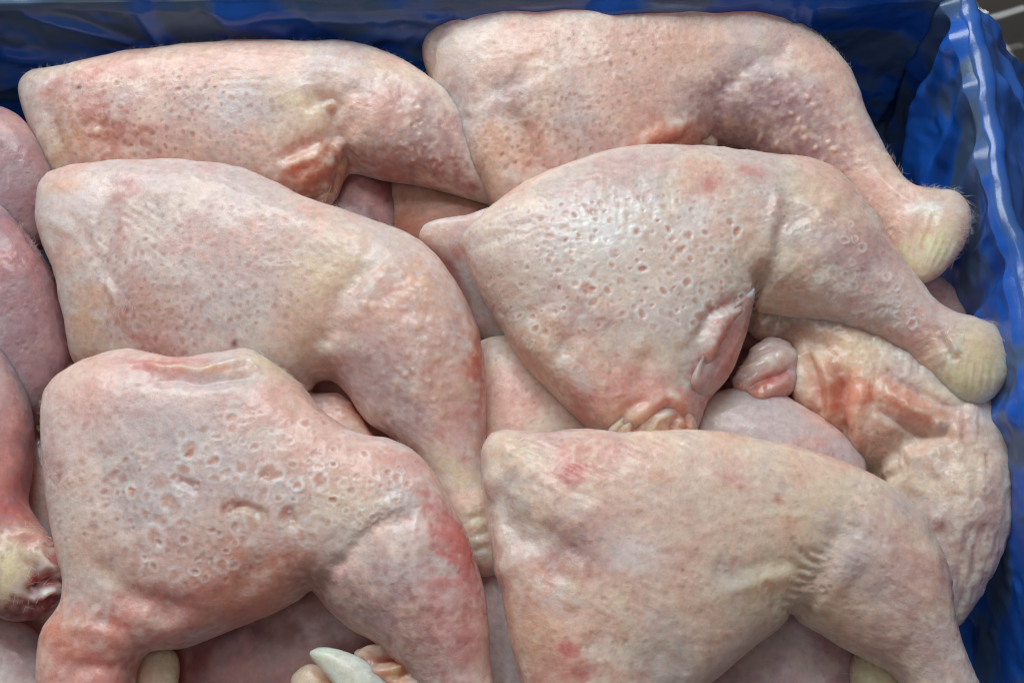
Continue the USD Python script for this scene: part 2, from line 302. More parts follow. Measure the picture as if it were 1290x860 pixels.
            if kind == "pore": s.disp[k] += A * (-0.25 * core + 0.11 * ring); s.tint += [(k, core * A * 0.45, COLORS["peach"] * 0.5 + COLORS["rose"] * 0.36), (k, ring * A * 0.20, COLORS["white"])]
            elif kind == "bump": s.disp[k] += A * 0.55 * np.exp(-(dv_ / 0.9)**2); s.tint += [(k, core * A * 0.38, COLORS["peach"] * 1.05)]
            elif kind == "ring": s.disp[k] += A * (0.25 * ring - 0.1 * core); s.tint += [(k, ring * A * 0.25, COLORS["white"])]
            else: s.disp[k] += A * (0.16 * ring - 0.10 * core); s.tint += [(k, core * A * 0.58, COLORS["rose"] * 0.45 + COLORS["brown"] * 0.5)]
        return s
    def paint(s, base, blots=(), vary=1.0, mott=1.0):
        V = s.V; n1, n2, n3 = fbm(V / 34 + 5, 3, s.seed + 41), fbm(V / 12 + 9, 4, s.seed + 42), fbm(V / 3.2, 2, s.seed + 43)
        C = np.tile(COLORS[base] if isinstance(base, str) else base, (len(V), 1))
        mix = lambda C, c, w: C + np.clip(w, 0, 1)[:, None] * (c - C)
        C = mix(C, COLORS["pink"], vary * 0.75 * sstep(0.47, 0.66, n1)); C = mix(C, COLORS["lilac"], vary * 0.7 * sstep(0.52, 0.34, n1))
        C = mix(C, COLORS["yellow"], vary * 0.16 * sstep(0.54, 0.68, n2)); C = mix(C, COLORS["rose"], mott * 0.26 * sstep(0.48, 0.34, n2))
        vein = np.maximum(1 - np.abs(fbm(V / 15 + 2, 4, s.seed + 51) - 0.5) / 0.012, 0) * sstep(0.5, 0.62, fbm(V / 30 + 8, 2, s.seed + 52)); C = mix(C, COLORS['purple'], 0.35 * mott * vein)
        C = C * (1 + mott * 0.16 * (n3 - 0.5))[:, None]
        s.wet = np.zeros(len(V))
        for (x, y, rx, ry, ang, name, stg) in blots:
            c = s.on([[x, y]])[0]; a = math.radians(-ang); d = V[:, :2] - c; k = np.nonzero((np.abs(d) < 2.4 * max(rx, ry) * PX).all(1))[0]; d = d[k]
            u, v = (d[:, 0] * math.cos(a) + d[:, 1] * math.sin(a)) / (rx * PX), (-d[:, 0] * math.sin(a) + d[:, 1] * math.cos(a)) / (ry * PX)
            r = np.hypot(u, v) + 1.7 * (n2[k] - 0.5) + 1.5 * (n3[k] - 0.5)
            w = np.exp(-np.maximum(r, 0)**2 * 1.3) * stg * s.up[k]
            if name == "wet": s.wet[k] = np.maximum(s.wet[k], w); continue
            C[k] = mix(C[k], COLORS[name], w * (0.8 if name in ("red", "orange", "rust") else 0.9))
        for k, w, c in getattr(s, "tint", []): C[k] = mix(C[k], c, w * s.up[k])
        s.C = C; return s
    def finish(s):
        s.V = s.V + s.N0 * (s.disp * s.up)[:, None]; s.N = normals_of(s.V, s.Q)
        return s
    def emit(s, parent, parts, mats):
        """parts: [(name, line)], cut off one after the other: the first takes what lies to the right of its line (start, end, bow), and so on."""
        def side(P, line):
            (x0, y0), (x1, y1) = line[:2]; L = math.hypot(x1 - x0, y1 - y0); ex, ey = (x1 - x0) / L, (y1 - y0) / L
            t = ((P[:, 0] - x0) * ex + (P[:, 1] - y0) * ey) / L; d = ex * (P[:, 1] - y0) - ey * (P[:, 0] - x0)
            return d + (line[2] if len(line) > 2 else 0) * np.clip(1 - (2 * t - 1)**2, -1, 1) + 14 * (fbm(np.column_stack([P / 26, np.zeros(len(P))]), 3, s.seed + 8) - 0.5)
        P = drawing(s.flatV); cen = P[s.Q].mean(1); left = np.ones(len(s.Q), bool); near = np.full(len(P), 1e3)
        for i, (name, line) in enumerate(parts):
            if line is not None: near = np.minimum(near, np.abs(side(P, line)))
        soft = sstep(4, 22, near)
        for i, (name, line) in enumerate(parts):
            f = left if line is None else left & (side(cen, line) > 0)
            left = left & ~f
            q = s.Q[f]
            if not len(q): continue
            used, inv = np.unique(q, return_inverse=True)
            write_mesh(path_of(name, parent), s.V[used], inv.reshape(-1, 4), mats[i] if isinstance(mats, (list, tuple)) else mats, s.N[used], s.C[used], {"wet": s.wet[used], "soft": soft[used]})
    def hairs(s, parent, n, where=None, length=(3, 8), width=0.12, dirn=(0.3, 0.5), rad=60, edge=False, lie=0.5, name="feather_hairs"):
        P = drawing(s.V); ok = s.N[:, 2] > (-0.1 if edge else 0.05)
        if where is not None: ok &= np.hypot(*(P - np.array(where)).T) < rad
        if edge:
            vd = s.V - EYE; vd /= np.linalg.norm(vd, axis=1, keepdims=True); ok &= np.abs((vd * s.N).sum(1)) < 0.35
        idx = np.nonzero(ok)[0]
        if not len(idx): return
        idx = s.rng.choice(idx, min(n, len(idx)), replace=False); pts = []
        for i in idx:
            p, nn = s.V[i], s.N[i]; t = np.array([*dirn, 0.0]) + s.rng.normal(0, 0.55, 3); t = t - nn * (t @ nn) ; t /= np.linalg.norm(t) + 1e-9
            L = s.rng.uniform(*length); dr = nn * (1 - lie) + t * lie; b = t * s.rng.uniform(0.1, 0.5) + s.rng.normal(0, 0.15, 3)
            pts += [p - nn * 0.3, p + dr * L * 0.35, p + dr * L * 0.7 + b * L * 0.18, p + dr * L * 0.95 + b * L * 0.42]
        pts = np.array(pts) / 1000
        c = UsdGeom.BasisCurves.Define(stage, path_of(name, parent)); c.CreateTypeAttr("cubic"); c.CreateBasisAttr("catmullRom"); c.CreateWrapAttr("pinned")
        c.CreatePointsAttr(Vt.Vec3fArray.FromNumpy(pts.astype(np.float32))); c.CreateCurveVertexCountsAttr(Vt.IntArray([4] * len(idx)))
        c.CreateWidthsAttr(Vt.FloatArray.FromNumpy(np.tile(np.array([1.2, 1.0, 0.8, 0.35]) * width / 1000, len(idx)).astype(np.float32))); c.SetWidthsInterpolation("vertex")
        UsdShade.MaterialBindingAPI.Apply(c.GetPrim()).Bind(UsdShade.Material.Get(stage, "/World/Looks/feather_hair")); tag(c.GetPrim(), kind="stuff")
def thing(name, label, cat):
    p = UsdGeom.Xform.Define(stage, path_of(name)).GetPrim(); return tag(p, label, cat)
def leg(label, out, z, parts=(("thigh", None),), mats=SKIN, base="pale", blots=(), strokes=(), spots=(), hairs=(), name="chicken_quarter", cat="chicken quarter", vary=1.0, mott=1.0, rough=0.55, grain=None, lumps=1.2, parent=None, **kw):
    root = parent or str(thing(name, label, cat).GetPath())
    s = Flesh(out, z, **kw).mesh(strokes, rough, grain, lumps).spots(spots).paint(base, blots, vary, mott).finish()
    s.emit(root, list(parts), mats)
    for hh in hairs: s.hairs(root, **hh)
    return root

# ---------------------------------------------------------------- the box, its blue liner and what shows past its corner
RIM, FLOOR_Z = 42.0, -95.0
c_back = on_plane([1199, -3], RIM); c_left = on_plane([0, 11], RIM)
ux = (c_back - c_left) / np.linalg.norm(c_back - c_left)           # along the back wall, to the right
uy = np.array([-ux[1], ux[0]])                                       # away from the viewer
W_BACK, W_SIDE = 640.0, 560.0
P0 = c_back                                                          # inner back right corner
def at(a, b, z): return np.array([*(P0 + ux * a + uy * b), z])       # a: right of the corner, b: beyond the back wall
def slab(parent, name, a0, a1, b0, b1, z0, z1, mat):
    v = np.array([at(a, b, z) for a in (a0, a1) for b in (b0, b1) for z in (z0, z1)])
    f = np.array([[0, 1, 3, 2], [4, 6, 7, 5], [0, 4, 5, 1], [2, 3, 7, 6], [0, 2, 6, 4], [1, 5, 7, 3]])
    return write_mesh(path_of(name, parent), v, f, mat)
bigt = np.array([[-3000, -3000, FLOOR_Z - 6], [3000, -3000, FLOOR_Z - 6], [3000, 3000, FLOOR_Z - 6], [-3000, 3000, FLOOR_Z - 6]], float)
tag(write_mesh(path_of("table_top"), bigt, np.array([[0, 1, 2, 3]]), TABLE), kind="structure")
box = str(thing("cardboard_box", "plain brown cardboard box lined with blue film, holding all the chicken legs", "box").GetPath())
G = 6.0                                                              # gap between film and board
slab(box, "back_wall", -W_BACK, G, G, G + 4, FLOOR_Z, RIM - 3, CARD); slab(box, "side_wall", G, G + 4, -W_SIDE, G + 4, FLOOR_Z, RIM - 3, CARD)
slab(box, "side_wall", -W_BACK - 4, -W_BACK, -W_SIDE, G + 4, FLOOR_Z, RIM - 1, CARD); slab(box, "front_wall", -W_BACK, G, -W_SIDE - 4, -W_SIDE, FLOOR_Z, RIM - 1, CARD)
slab(box, "bottom", -W_BACK, G, -W_SIDE, G, FLOOR_Z - 4, FLOOR_Z, CARD)
# the back flap, folded outwards: its pale edge shows at the top left
fl = np.array([at(a, b, z) for a, b, z in ((-W_BACK, G + 5, RIM + 1), (-330, G + 5, RIM + 1), (-330, G + 120, RIM - 25), (-W_BACK, G + 120, RIM - 25))]); fl = np.vstack([fl, fl - [0, 0, 4]])
write_mesh(path_of("flap", box), fl, np.array([[0, 1, 2, 3], [7, 6, 5, 4], [0, 4, 5, 1], [1, 5, 6, 2], [2, 6, 7, 3], [3, 7, 4, 0]]), CARD)

def sheet(path, S, Tn, place, crumple, material, seed, layers, wrinkles=()):
    """A film sheet: S along, Tn across (mm); place(s, t) -> point and outward normal; crumpled into flat facets with sharp folds."""
    rng = np.random.default_rng(seed); n, m = len(S), len(Tn)
    ss, tt = np.meshgrid(S, Tn, indexing="ij"); q = np.stack([ss.ravel(), tt.ravel()], 1); d = np.zeros(len(q))
    for k, (size, amp, asp) in enumerate(crumple):
        cnt = int((S[-1] - S[0]) * (Tn[-1] - Tn[0]) / (size * size * asp)) + 8
        pp = np.column_stack([rng.uniform(S[0] - 3 * size, S[-1] + 3 * size, cnt * 2), rng.uniform(Tn[0] - 3 * size, Tn[-1] + 3 * size, cnt * 2)])
        pp = np.vstack([pp, [[S[0] - 300, Tn[0] - 300], [S[-1] + 300, Tn[0] - 300], [S[0] - 300, Tn[-1] + 300], [S[-1] + 300, Tn[-1] + 300]]])
        sk = 0.5 * pp[:, 1] * (1 if k % 2 else -1)
        v = LinearNDInterpolator(np.column_stack([pp[:, 0] + sk, pp[:, 1] / asp]), rng.normal(0, amp, len(pp)))(np.column_stack([q[:, 0] + 0.5 * q[:, 1] * (1 if k % 2 else -1), q[:, 1] / asp]))
        d += np.nan_to_num(v)
    L = np.clip(layers(q) + 0.0, 0, 1)
    for (pts, wid, amp, lay) in wrinkles:
        x = seg_dist(q, np.array(pts, float)) / wid; d += amp * np.exp(-x * x); L = np.clip(L + lay * np.exp(-(x / 1.6)**4), 0, 1)
    d = np.where(np.abs(q[:, 1] - 4) < 14, d * (0.25 + 0.75 * np.abs(q[:, 1] - 4) / 14), d)
    d = ndimage.gaussian_filter(np.maximum(d + 3, -2.5).reshape(n, m), 0.6).ravel()
    P, Nn = place(q[:, 0], q[:, 1]); V = P + Nn * d[:, None]
    i = np.arange(n * m).reshape(n, m); Q = np.stack([i[:-1, :-1], i[1:, :-1], i[1:, 1:], i[:-1, 1:]], -1).reshape(-1, 4)
    return write_mesh(path, V, Q, material, normals_of(V, Q), None, {"layers": L})
liner = str(thing("plastic_liner", "crumpled shiny blue plastic film lining the box and folded over its rim", "plastic liner").GetPath())
def wall_path(t):
    """Section of the film across a wall: t < 0 down inside, 0 at the rim, t > 0 over and down outside -> (outward offset, height)."""
    k = np.clip(t, 0, 10) / 10 * math.pi
    return np.where(t < 0, 0.0, np.where(t < 10, 5.5 - 5.5 * np.cos(k), 11 + (t - 10) * 0.62)), np.where(t < 0, RIM + t, np.where(t < 10, RIM + 3.5 * np.sin(k), RIM - (t - 10) * 0.78))
def back_place(s, t):
    o, z = wall_path(t); o = np.where(t < 0, o, o * 0.8)
    z = z + 5.0 * (fbm(np.column_stack([s / 38, s * 0 + 2, s * 0]), 3, 6) - 0.5) * sstep(-40, 0, t); o = o + 6.0 * (fbm(np.column_stack([s / 30, s * 0 + 7, s * 0]), 3, 7) - 0.6) * sstep(-30, 0, t)
    P = np.column_stack([P0 + s[:, None] * ux + o[:, None] * uy, z]); n = np.where((t < 0)[:, None], np.append(-uy, 0.15), np.array([0, 0, 1.0])); return P, n
def side_place(s, t):
    o, z = wall_path(t); z = z + 4.0 * (fbm(np.column_stack([s / 30, s * 0 + 3, s * 0]), 3, 16) - 0.5) * sstep(-40, 0, t); o = o + 5.0 * (fbm(np.column_stack([s / 24, s * 0 + 8, s * 0]), 3, 17) - 0.6) * sstep(-30, 0, t)
    P = np.column_stack([P0 + o[:, None] * ux - s[:, None] * uy, z]); n = np.where((t < 0)[:, None], np.append(-ux, 0.15), np.append(ux * 0.55, 0.85)); return P, n
lay = lambda seed, lo, hi, sx, sy: (lambda q: sstep(lo, hi, fbm(np.column_stack([(q[:, 0] + 0.7 * q[:, 1]) / sx, q[:, 1] / sy, np.zeros(len(q))]), 3, seed)))
sheet(path_of("back_film", liner), np.arange(-636, 9.1, 1.6), np.concatenate([np.arange(-120, 0, 1.6), np.arange(0, 10, 1.0)]), back_place, ((42, 4.0, 0.7), (17, 1.4, 1.2), (8, .5, 1)), BLUE, 5, lay(3, 0.36, 0.58, 40, 22),
      ([[(-8, -120), (-6, 0)], 5, 5, .3], [(( -60, -90), (-84, 4)), 3.5, 4, .5], [((-75, -70), (-92, 2)), 2.5, 3, .2], [((-560, -40), (-440, -62)), 6, 4, .9], [((-470, 4), (-455, -60)), 5, 4, .7], [((-535, -5), (-420, -60)), 3, 3, .8], [((-420, -5), (-300, -12), (-180, -3)), 4, 3, .5], [((-390, -55), (-330, -25), (-250, -40)), 7, 4, .7]))
sheet(path_of("side_film", liner), np.arange(-9, 430, 1.6), np.concatenate([np.arange(-137, 0, 1.6), np.arange(0, 12, 0.8), np.arange(12, 130, 1.7)]), side_place, ((46, 4.0, 1.1), (20, 1.5, 1.4), (9, .5, 1)), BLUE, 11,
      lambda q: np.where(q[:, 1] > 1, 0.80 + 0.3 * (fbm(np.column_stack([q / 30, q[:, :1] * 0]), 2, 4) - 0.5), lay(8, 0.40, 0.60, 34, 30)(q)),
      ([((6, 0), (14, -120)), 5, 5, .0], [((14, 0), (34, -120)), 5, -4, .2], [((30, -2), (40, -60), (90, -120)), 7, 6, .8], [((62, -2), (80, -60), (120, -120)), 5, 5, .5], [((105, -3), (120, -70), (190, -120)), 8, 6, .4], [((170, -3), (180, -70)), 6, -5, .5], [((250, -10), (230, -90)), 7, 6, .8], [((300, -60), (330, -110)), 7, 6, .7],
       [((-9, 3), (430, 4)), 2.0, 0.6, -.25], [((60, 20), (90, 110)), 8, 5, 0], [((20, 60), (140, 50)), 8, 4, 0]))
sheet(path_of("bottom_film", liner), np.arange(-8, 620, 4.0), np.arange(0, 560, 4.0), lambda s, t: (np.column_stack([P0 - ux * (s + 2)[:, None] - uy * (t + 2)[:, None], np.full(len(s), FLOOR_Z + 8.0)]), np.tile([0, 0, 1.0], (len(s), 1))), ((46, 4.0, 1.1), (20, 1.5, 1.4)), BLUE, 15, lay(18, 0.4, 0.6, 34, 30))
# clear wrap lying over whatever is behind the corner; glints painted in as white folds
wrap = lambda s, t: (np.column_stack([P0 + ux * (8 + s)[:, None] + uy * (-14 + t)[:, None], -22 - 0.20 * s + 0 * t]), np.tile([0, 0, 1.0], (len(s), 1)))
def wst(l):
    d = on_plane(np.array(l, float), -34.0) - P0; return np.column_stack([d @ ux - 8, d @ uy + 14])
w = sheet(path_of("clear_wrap"), np.arange(0, 150, 1.5), np.arange(0, 150, 1.5), wrap, ((40, 14, 0.8), (15, 3.0, 1.2)), WRAP, 21, lambda q: np.zeros(len(q)), [(wst(l), wd, 4, ly) for l, wd, ly in (([(1203, 48), (1235, 27), (1262, 16), (1295, 2)], 1.6, .75), ([(1236, 20), (1252, 42), (1268, 58), (1278, 72)], 2.2, .55), ([(1222, 0), (1240, 24)], 1.2, .3), ([(1262, 60), (1290, 52)], 1.5, .3))])
tag(w, "sheet of crinkled clear plastic wrap on the dark surface behind the box corner", "plastic wrap")

# ---------------------------------------------------------------- the chicken legs. Outlines in drawing units; heights in mm
# --- pieces below, seen through the gaps
leg("bare purple meat painted darker for shade, in the gap under the top left quarter's drumstick", [(395, 190), (440, 200), (490, 215), (505, 250), (500, 300), (470, 320), (400, 300), (380, 240)], [(450, 250, -30)], cap=18, seed=31, base="deep", mats=GUT, vary=.4, parts=[("meat", None)], name="chicken_piece", cat="chicken piece", blots=[(430, 270, 40, 20, 0, "lilac", .7), (480, 225, 50, 20, 0, "maroon", .6)])  # base and maroon blot carry the darkness of the gap in the colour
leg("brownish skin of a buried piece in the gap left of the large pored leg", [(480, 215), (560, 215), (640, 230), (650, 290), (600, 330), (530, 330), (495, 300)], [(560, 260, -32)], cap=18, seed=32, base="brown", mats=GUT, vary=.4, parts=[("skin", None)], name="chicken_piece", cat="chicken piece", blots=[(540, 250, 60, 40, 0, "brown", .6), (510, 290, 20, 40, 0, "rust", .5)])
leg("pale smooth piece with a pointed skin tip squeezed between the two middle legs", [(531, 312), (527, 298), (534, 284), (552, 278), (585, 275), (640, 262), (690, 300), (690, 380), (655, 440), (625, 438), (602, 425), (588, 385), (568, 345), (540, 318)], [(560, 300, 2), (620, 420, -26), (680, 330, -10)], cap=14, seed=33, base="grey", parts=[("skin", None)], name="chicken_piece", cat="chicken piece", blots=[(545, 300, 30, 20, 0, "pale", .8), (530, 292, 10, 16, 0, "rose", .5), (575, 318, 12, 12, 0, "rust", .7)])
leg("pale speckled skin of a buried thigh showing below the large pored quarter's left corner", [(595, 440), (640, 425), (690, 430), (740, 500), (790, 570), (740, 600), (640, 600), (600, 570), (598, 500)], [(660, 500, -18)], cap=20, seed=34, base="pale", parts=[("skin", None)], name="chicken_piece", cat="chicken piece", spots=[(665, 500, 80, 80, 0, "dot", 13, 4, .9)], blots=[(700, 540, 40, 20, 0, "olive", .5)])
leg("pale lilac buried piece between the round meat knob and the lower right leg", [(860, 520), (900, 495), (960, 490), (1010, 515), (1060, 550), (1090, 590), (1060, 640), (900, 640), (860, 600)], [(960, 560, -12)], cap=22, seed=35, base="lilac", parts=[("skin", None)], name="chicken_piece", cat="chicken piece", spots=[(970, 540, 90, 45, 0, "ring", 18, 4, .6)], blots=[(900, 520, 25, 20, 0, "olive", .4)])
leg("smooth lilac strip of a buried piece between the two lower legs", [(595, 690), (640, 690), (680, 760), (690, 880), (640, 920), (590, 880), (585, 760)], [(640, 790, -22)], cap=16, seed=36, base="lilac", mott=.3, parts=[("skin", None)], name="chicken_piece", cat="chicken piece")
leg("pink inner meat, painted darker for shade, of a buried leg under the lower left leg", [(200, 830), (260, 770), (340, 740), (420, 730), (500, 800), (540, 880), (420, 900), (260, 900), (205, 880)], [(350, 800, -24)], cap=22, seed=37, base="deep", mats=GUT, vary=.4, parts=[("meat", None)], name="chicken_piece", cat="chicken piece", blots=[(300, 840, 70, 30, 0, "rose", .5), (420, 790, 60, 25, 0, "lilac", .6), (250, 835, 18, 24, 0, "maroon", .8)], mott=.5)  # base colour lowered to stand for the shading below the leg
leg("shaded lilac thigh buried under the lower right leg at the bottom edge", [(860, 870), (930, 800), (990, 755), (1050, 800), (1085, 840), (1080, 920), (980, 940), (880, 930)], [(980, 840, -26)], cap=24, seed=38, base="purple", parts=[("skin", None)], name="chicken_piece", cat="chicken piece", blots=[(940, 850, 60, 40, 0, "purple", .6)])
leg("cream hairy knuckle end poking out at the bottom edge under the lower right quarter", [(1066, 850), (1075, 825), (1100, 815), (1140, 830), (1150, 880), (1110, 930), (1070, 900)], [(1100, 860, -14)], cap=16, seed=39, base="cream", mats=GRISTLE, parts=[("knuckle", None)], name="chicken_piece", cat="chicken piece", hairs=[dict(n=60, where=(1090, 840), rad=50, dirn=(0.6, 0.6))])
leg("pale skin corner showing between the two stacked knuckle ends beside the blue liner", [(1120, 340), (1160, 345), (1195, 362), (1215, 395), (1210, 450), (1150, 450), (1110, 400)], [(1170, 400, -22)], cap=18, seed=40, base="lilac", parts=[("skin", None)], name="chicken_piece", cat="chicken piece")
leg("grey pink skin of a piece cut by the bottom left corner of the picture", [(-60, 780), (0, 778), (40, 790), (62, 830), (70, 900), (0, 940), (-60, 900)], [(0, 850, -14)], cap=20, seed=41, base="lilac", parts=[("skin", None)], name="chicken_piece", cat="chicken piece", blots=[(40, 850, 25, 60, 0, "purple", .5)])
leg("greyish strip of buried skin in the dark slit right of the leftmost drumstick", [(15, 520), (45, 515), (70, 560), (80, 640), (75, 700), (40, 700), (15, 620)], [(50, 610, -26)], cap=12, seed=42, base="lilac", parts=[("skin", None)], name="chicken_piece", cat="chicken piece", blots=[(50, 560, 20, 30, 0, "purple", .7)])
# --- deeper layer, to close the pile from below
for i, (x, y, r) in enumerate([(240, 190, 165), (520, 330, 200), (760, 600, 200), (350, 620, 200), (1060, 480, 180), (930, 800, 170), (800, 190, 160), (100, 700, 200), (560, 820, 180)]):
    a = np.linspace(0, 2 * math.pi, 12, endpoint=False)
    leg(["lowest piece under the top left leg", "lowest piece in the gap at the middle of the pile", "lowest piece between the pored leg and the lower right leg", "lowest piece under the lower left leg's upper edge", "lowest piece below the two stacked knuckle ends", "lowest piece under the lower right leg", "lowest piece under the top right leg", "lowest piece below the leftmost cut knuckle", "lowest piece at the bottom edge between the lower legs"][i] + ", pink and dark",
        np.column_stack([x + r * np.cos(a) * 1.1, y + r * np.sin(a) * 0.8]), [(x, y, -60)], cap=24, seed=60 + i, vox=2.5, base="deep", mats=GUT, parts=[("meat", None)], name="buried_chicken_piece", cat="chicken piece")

# --- left edge legs
leg("small mauve thigh cut by the left edge, topmost of the three there", [(-90, 150), (-40, 140), (0, 141), (25, 148), (48, 175), (64, 205), (74, 235), (66, 280), (45, 320), (-20, 330), (-90, 300)], [(-40, 145, 2), (40, 180, 3), (40, 300, -10), (-60, 300, -6)], seed=1, cap=24, vox=1.2, base="mauve", vary=.45, parts=[("thigh", None)],
    blots=[(40, 190, 40, 50, 0, "purple", .7), (20, 160, 40, 20, 0, "pink", .5), (50, 250, 40, 40, 0, "purple", .7)], spots=[(20, 220, 90, 80, 0, "dot", 12, 4, .6)])
leg("mauve thigh cut by the left edge, middle one of three, with dark flank", [(-110, 290), (-50, 258), (0, 262), (22, 280), (46, 310), (66, 345), (80, 390), (87, 430), (90, 465), (75, 505), (50, 530), (0, 545), (-90, 520)], [(-40, 270, 9), (50, 310, 8), (80, 450, -5), (0, 530, -8)], seed=2, cap=27, vox=1.2, base="mauve", vary=.45, parts=[("thigh", None)],
    blots=[(75, 400, 40, 80, 0, "purple", .9), (30, 330, 40, 40, 0, "rose", .4), (20, 460, 60, 60, 0, "purple", .6)], spots=[(10, 400, 110, 120, 0, "dot", 12, 4, .6)], hairs=[dict(n=50, where=(60, 330), rad=60, edge=True, length=(2, 5))], grain=(-55, 1.0, 12, 2.5))
leg("drumstick at the left edge ending in a cut cream knuckle with red raw rim", [(-120, 500), (-60, 445), (-10, 428), (14, 448), (32, 490), (42, 540), (38, 595), (34, 630), (48, 655), (66, 676), (81, 702), (85, 725), (78, 752), (58, 772), (28, 782), (-4, 776), (-50, 745), (-100, 680), (-130, 600)], [(0, 440, 14), (-80, 560, 14), (40, 560, 8), (20, 720, 14), (70, 720, 12)], seed=3, cap=30, vox=0.95, base="mauve", vary=.45,
    parts=[("knuckle", ((90, 655), (-60, 690))), ("drumstick", None)], mats=[GRISTLE, SKIN],
    strokes=[([(46, 692), (58, 715), (76, 720)], 4, 8), ([(42, 742), (60, 728), (80, 724)], 5, -11), ([(48, 756), (58, 746), (72, 740)], 4, 9), ([(40, 768), (60, 760), (76, 748)], 4, -8), ([(30, 700), (48, 722), (44, 745)], 3, -6), ([(66, 690), (76, 706)], 3, 6), ([(20, 668), (45, 676), (62, 690)], 6, 6)],
    blots=[(0, 500, 60, 50, 0, "lilac", .7), (20, 540, 30, 50, 0, "rose", .7), (10, 640, 60, 28, 0, "red", .95), (-10, 600, 60, 40, 0, "rose", .8), (12, 715, 42, 46, 0, "cream", 1.0), (70, 720, 22, 55, 0, "maroon", .9), (45, 775, 50, 16, -10, "maroon", .9), (66, 745, 24, 34, 0, "maroon", 1.0), (62, 700, 24, 20, 0, "pale", .7), (46, 680, 22, 8, 0, "rose", .8), (60, 745, 14, 5, -30, "white", .95), (66, 716, 14, 5, 20, "white", .7), (70, 705, 8, 8, 0, "red", .8), (50, 728, 14, 6, -30, "red", .8), (45, 765, 30, 14, 0, "maroon", .9)],
    hairs=[dict(n=110, where=(45, 715), rad=55, length=(3, 7), dirn=(0.8, -0.1), lie=.8)])

# --- the seven large legs
a_leg = leg("top left quarter with an orange skin flap, drumstick under its right neighbour", [(24, 122), (28, 104), (44, 93), (80, 93), (120, 86), (180, 75), (250, 69), (320, 66), (385, 66), (440, 62), (480, 71), (512, 86), (545, 108), (590, 140), (635, 190), (660, 240), (640, 262), (600, 252), (560, 240), (520, 230), (480, 224), (444, 214), (434, 222), (425, 246), (412, 258), (398, 262), (375, 262), (340, 256), (300, 250), (200, 246), (110, 246), (72, 236), (52, 190), (34, 155)],
    [(60, 90, 6), (440, 70, 6), (540, 110, 4), (60, 230, -9), (400, 260, -11), (640, 240, -8)], seed=4, cap=29, vox=0.95, base="pale_b", caps=[(540, 170, 60, 26)],
    parts=[("drumstick", ((438, 300), (424, 20), -14)), ("thigh", None)],
    strokes=[([(415, 130), (425, 170), (432, 205)], 20, -16), ([(345, 222), (380, 200), (415, 190)], 10, 8), ([(370, 240), (400, 215), (428, 205)], 7, 6), ([(350, 205), (385, 185), (420, 165)], 8, -6), ([(60, 100), (45, 140), (60, 190)], 10, 4), ([(75, 100), (62, 140), (76, 190)], 8, -6), ([(120, 165), (160, 175)], 16, -5), ([(500, 155)], 50, 6)],
    blots=[(110, 135, 45, 45, 0, "rose", .7), (120, 175, 60, 28, 0, "rust", .5), (101, 112, 5, 5, 0, "maroon", .9), (108, 100, 25, 10, 0, "red", .5), (75, 190, 40, 50, 0, "tan", .8), (60, 95, 35, 8, 0, "olive", .6), (300, 130, 70, 50, 0, "lilac", .8), (290, 150, 30, 60, 0, "white", .35), (375, 128, 40, 22, 20, "yellow", .95), (365, 165, 40, 20, 0, "olive", .5), (220, 190, 130, 40, 0, "rust", .3), (400, 215, 60, 35, -30, "orange", 1.0), (405, 235, 40, 22, -30, "rust", .55), (440, 150, 25, 60, 0, "orange", .45), (480, 85, 40, 18, 0, "olive", .4), (500, 150, 50, 35, 10, "pink", .8), (560, 190, 60, 40, 40, "purple", .8), (520, 220, 80, 18, 8, "rust", .7)],
    spots=[(210, 140, 190, 80, 0, "dot", 11.5, 4.8, 1.3), (510, 165, 100, 70, 20, "bump", 11, 5, .9)],
    hairs=[dict(n=300, edge=True, length=(1.0, 4.5), width=.075, where=(330, 70), rad=300), dict(n=40, where=(418, 250), rad=22, length=(3, 8), dirn=(-.3, -.6), lie=.8), dict(n=20, where=(101, 112), rad=14)])

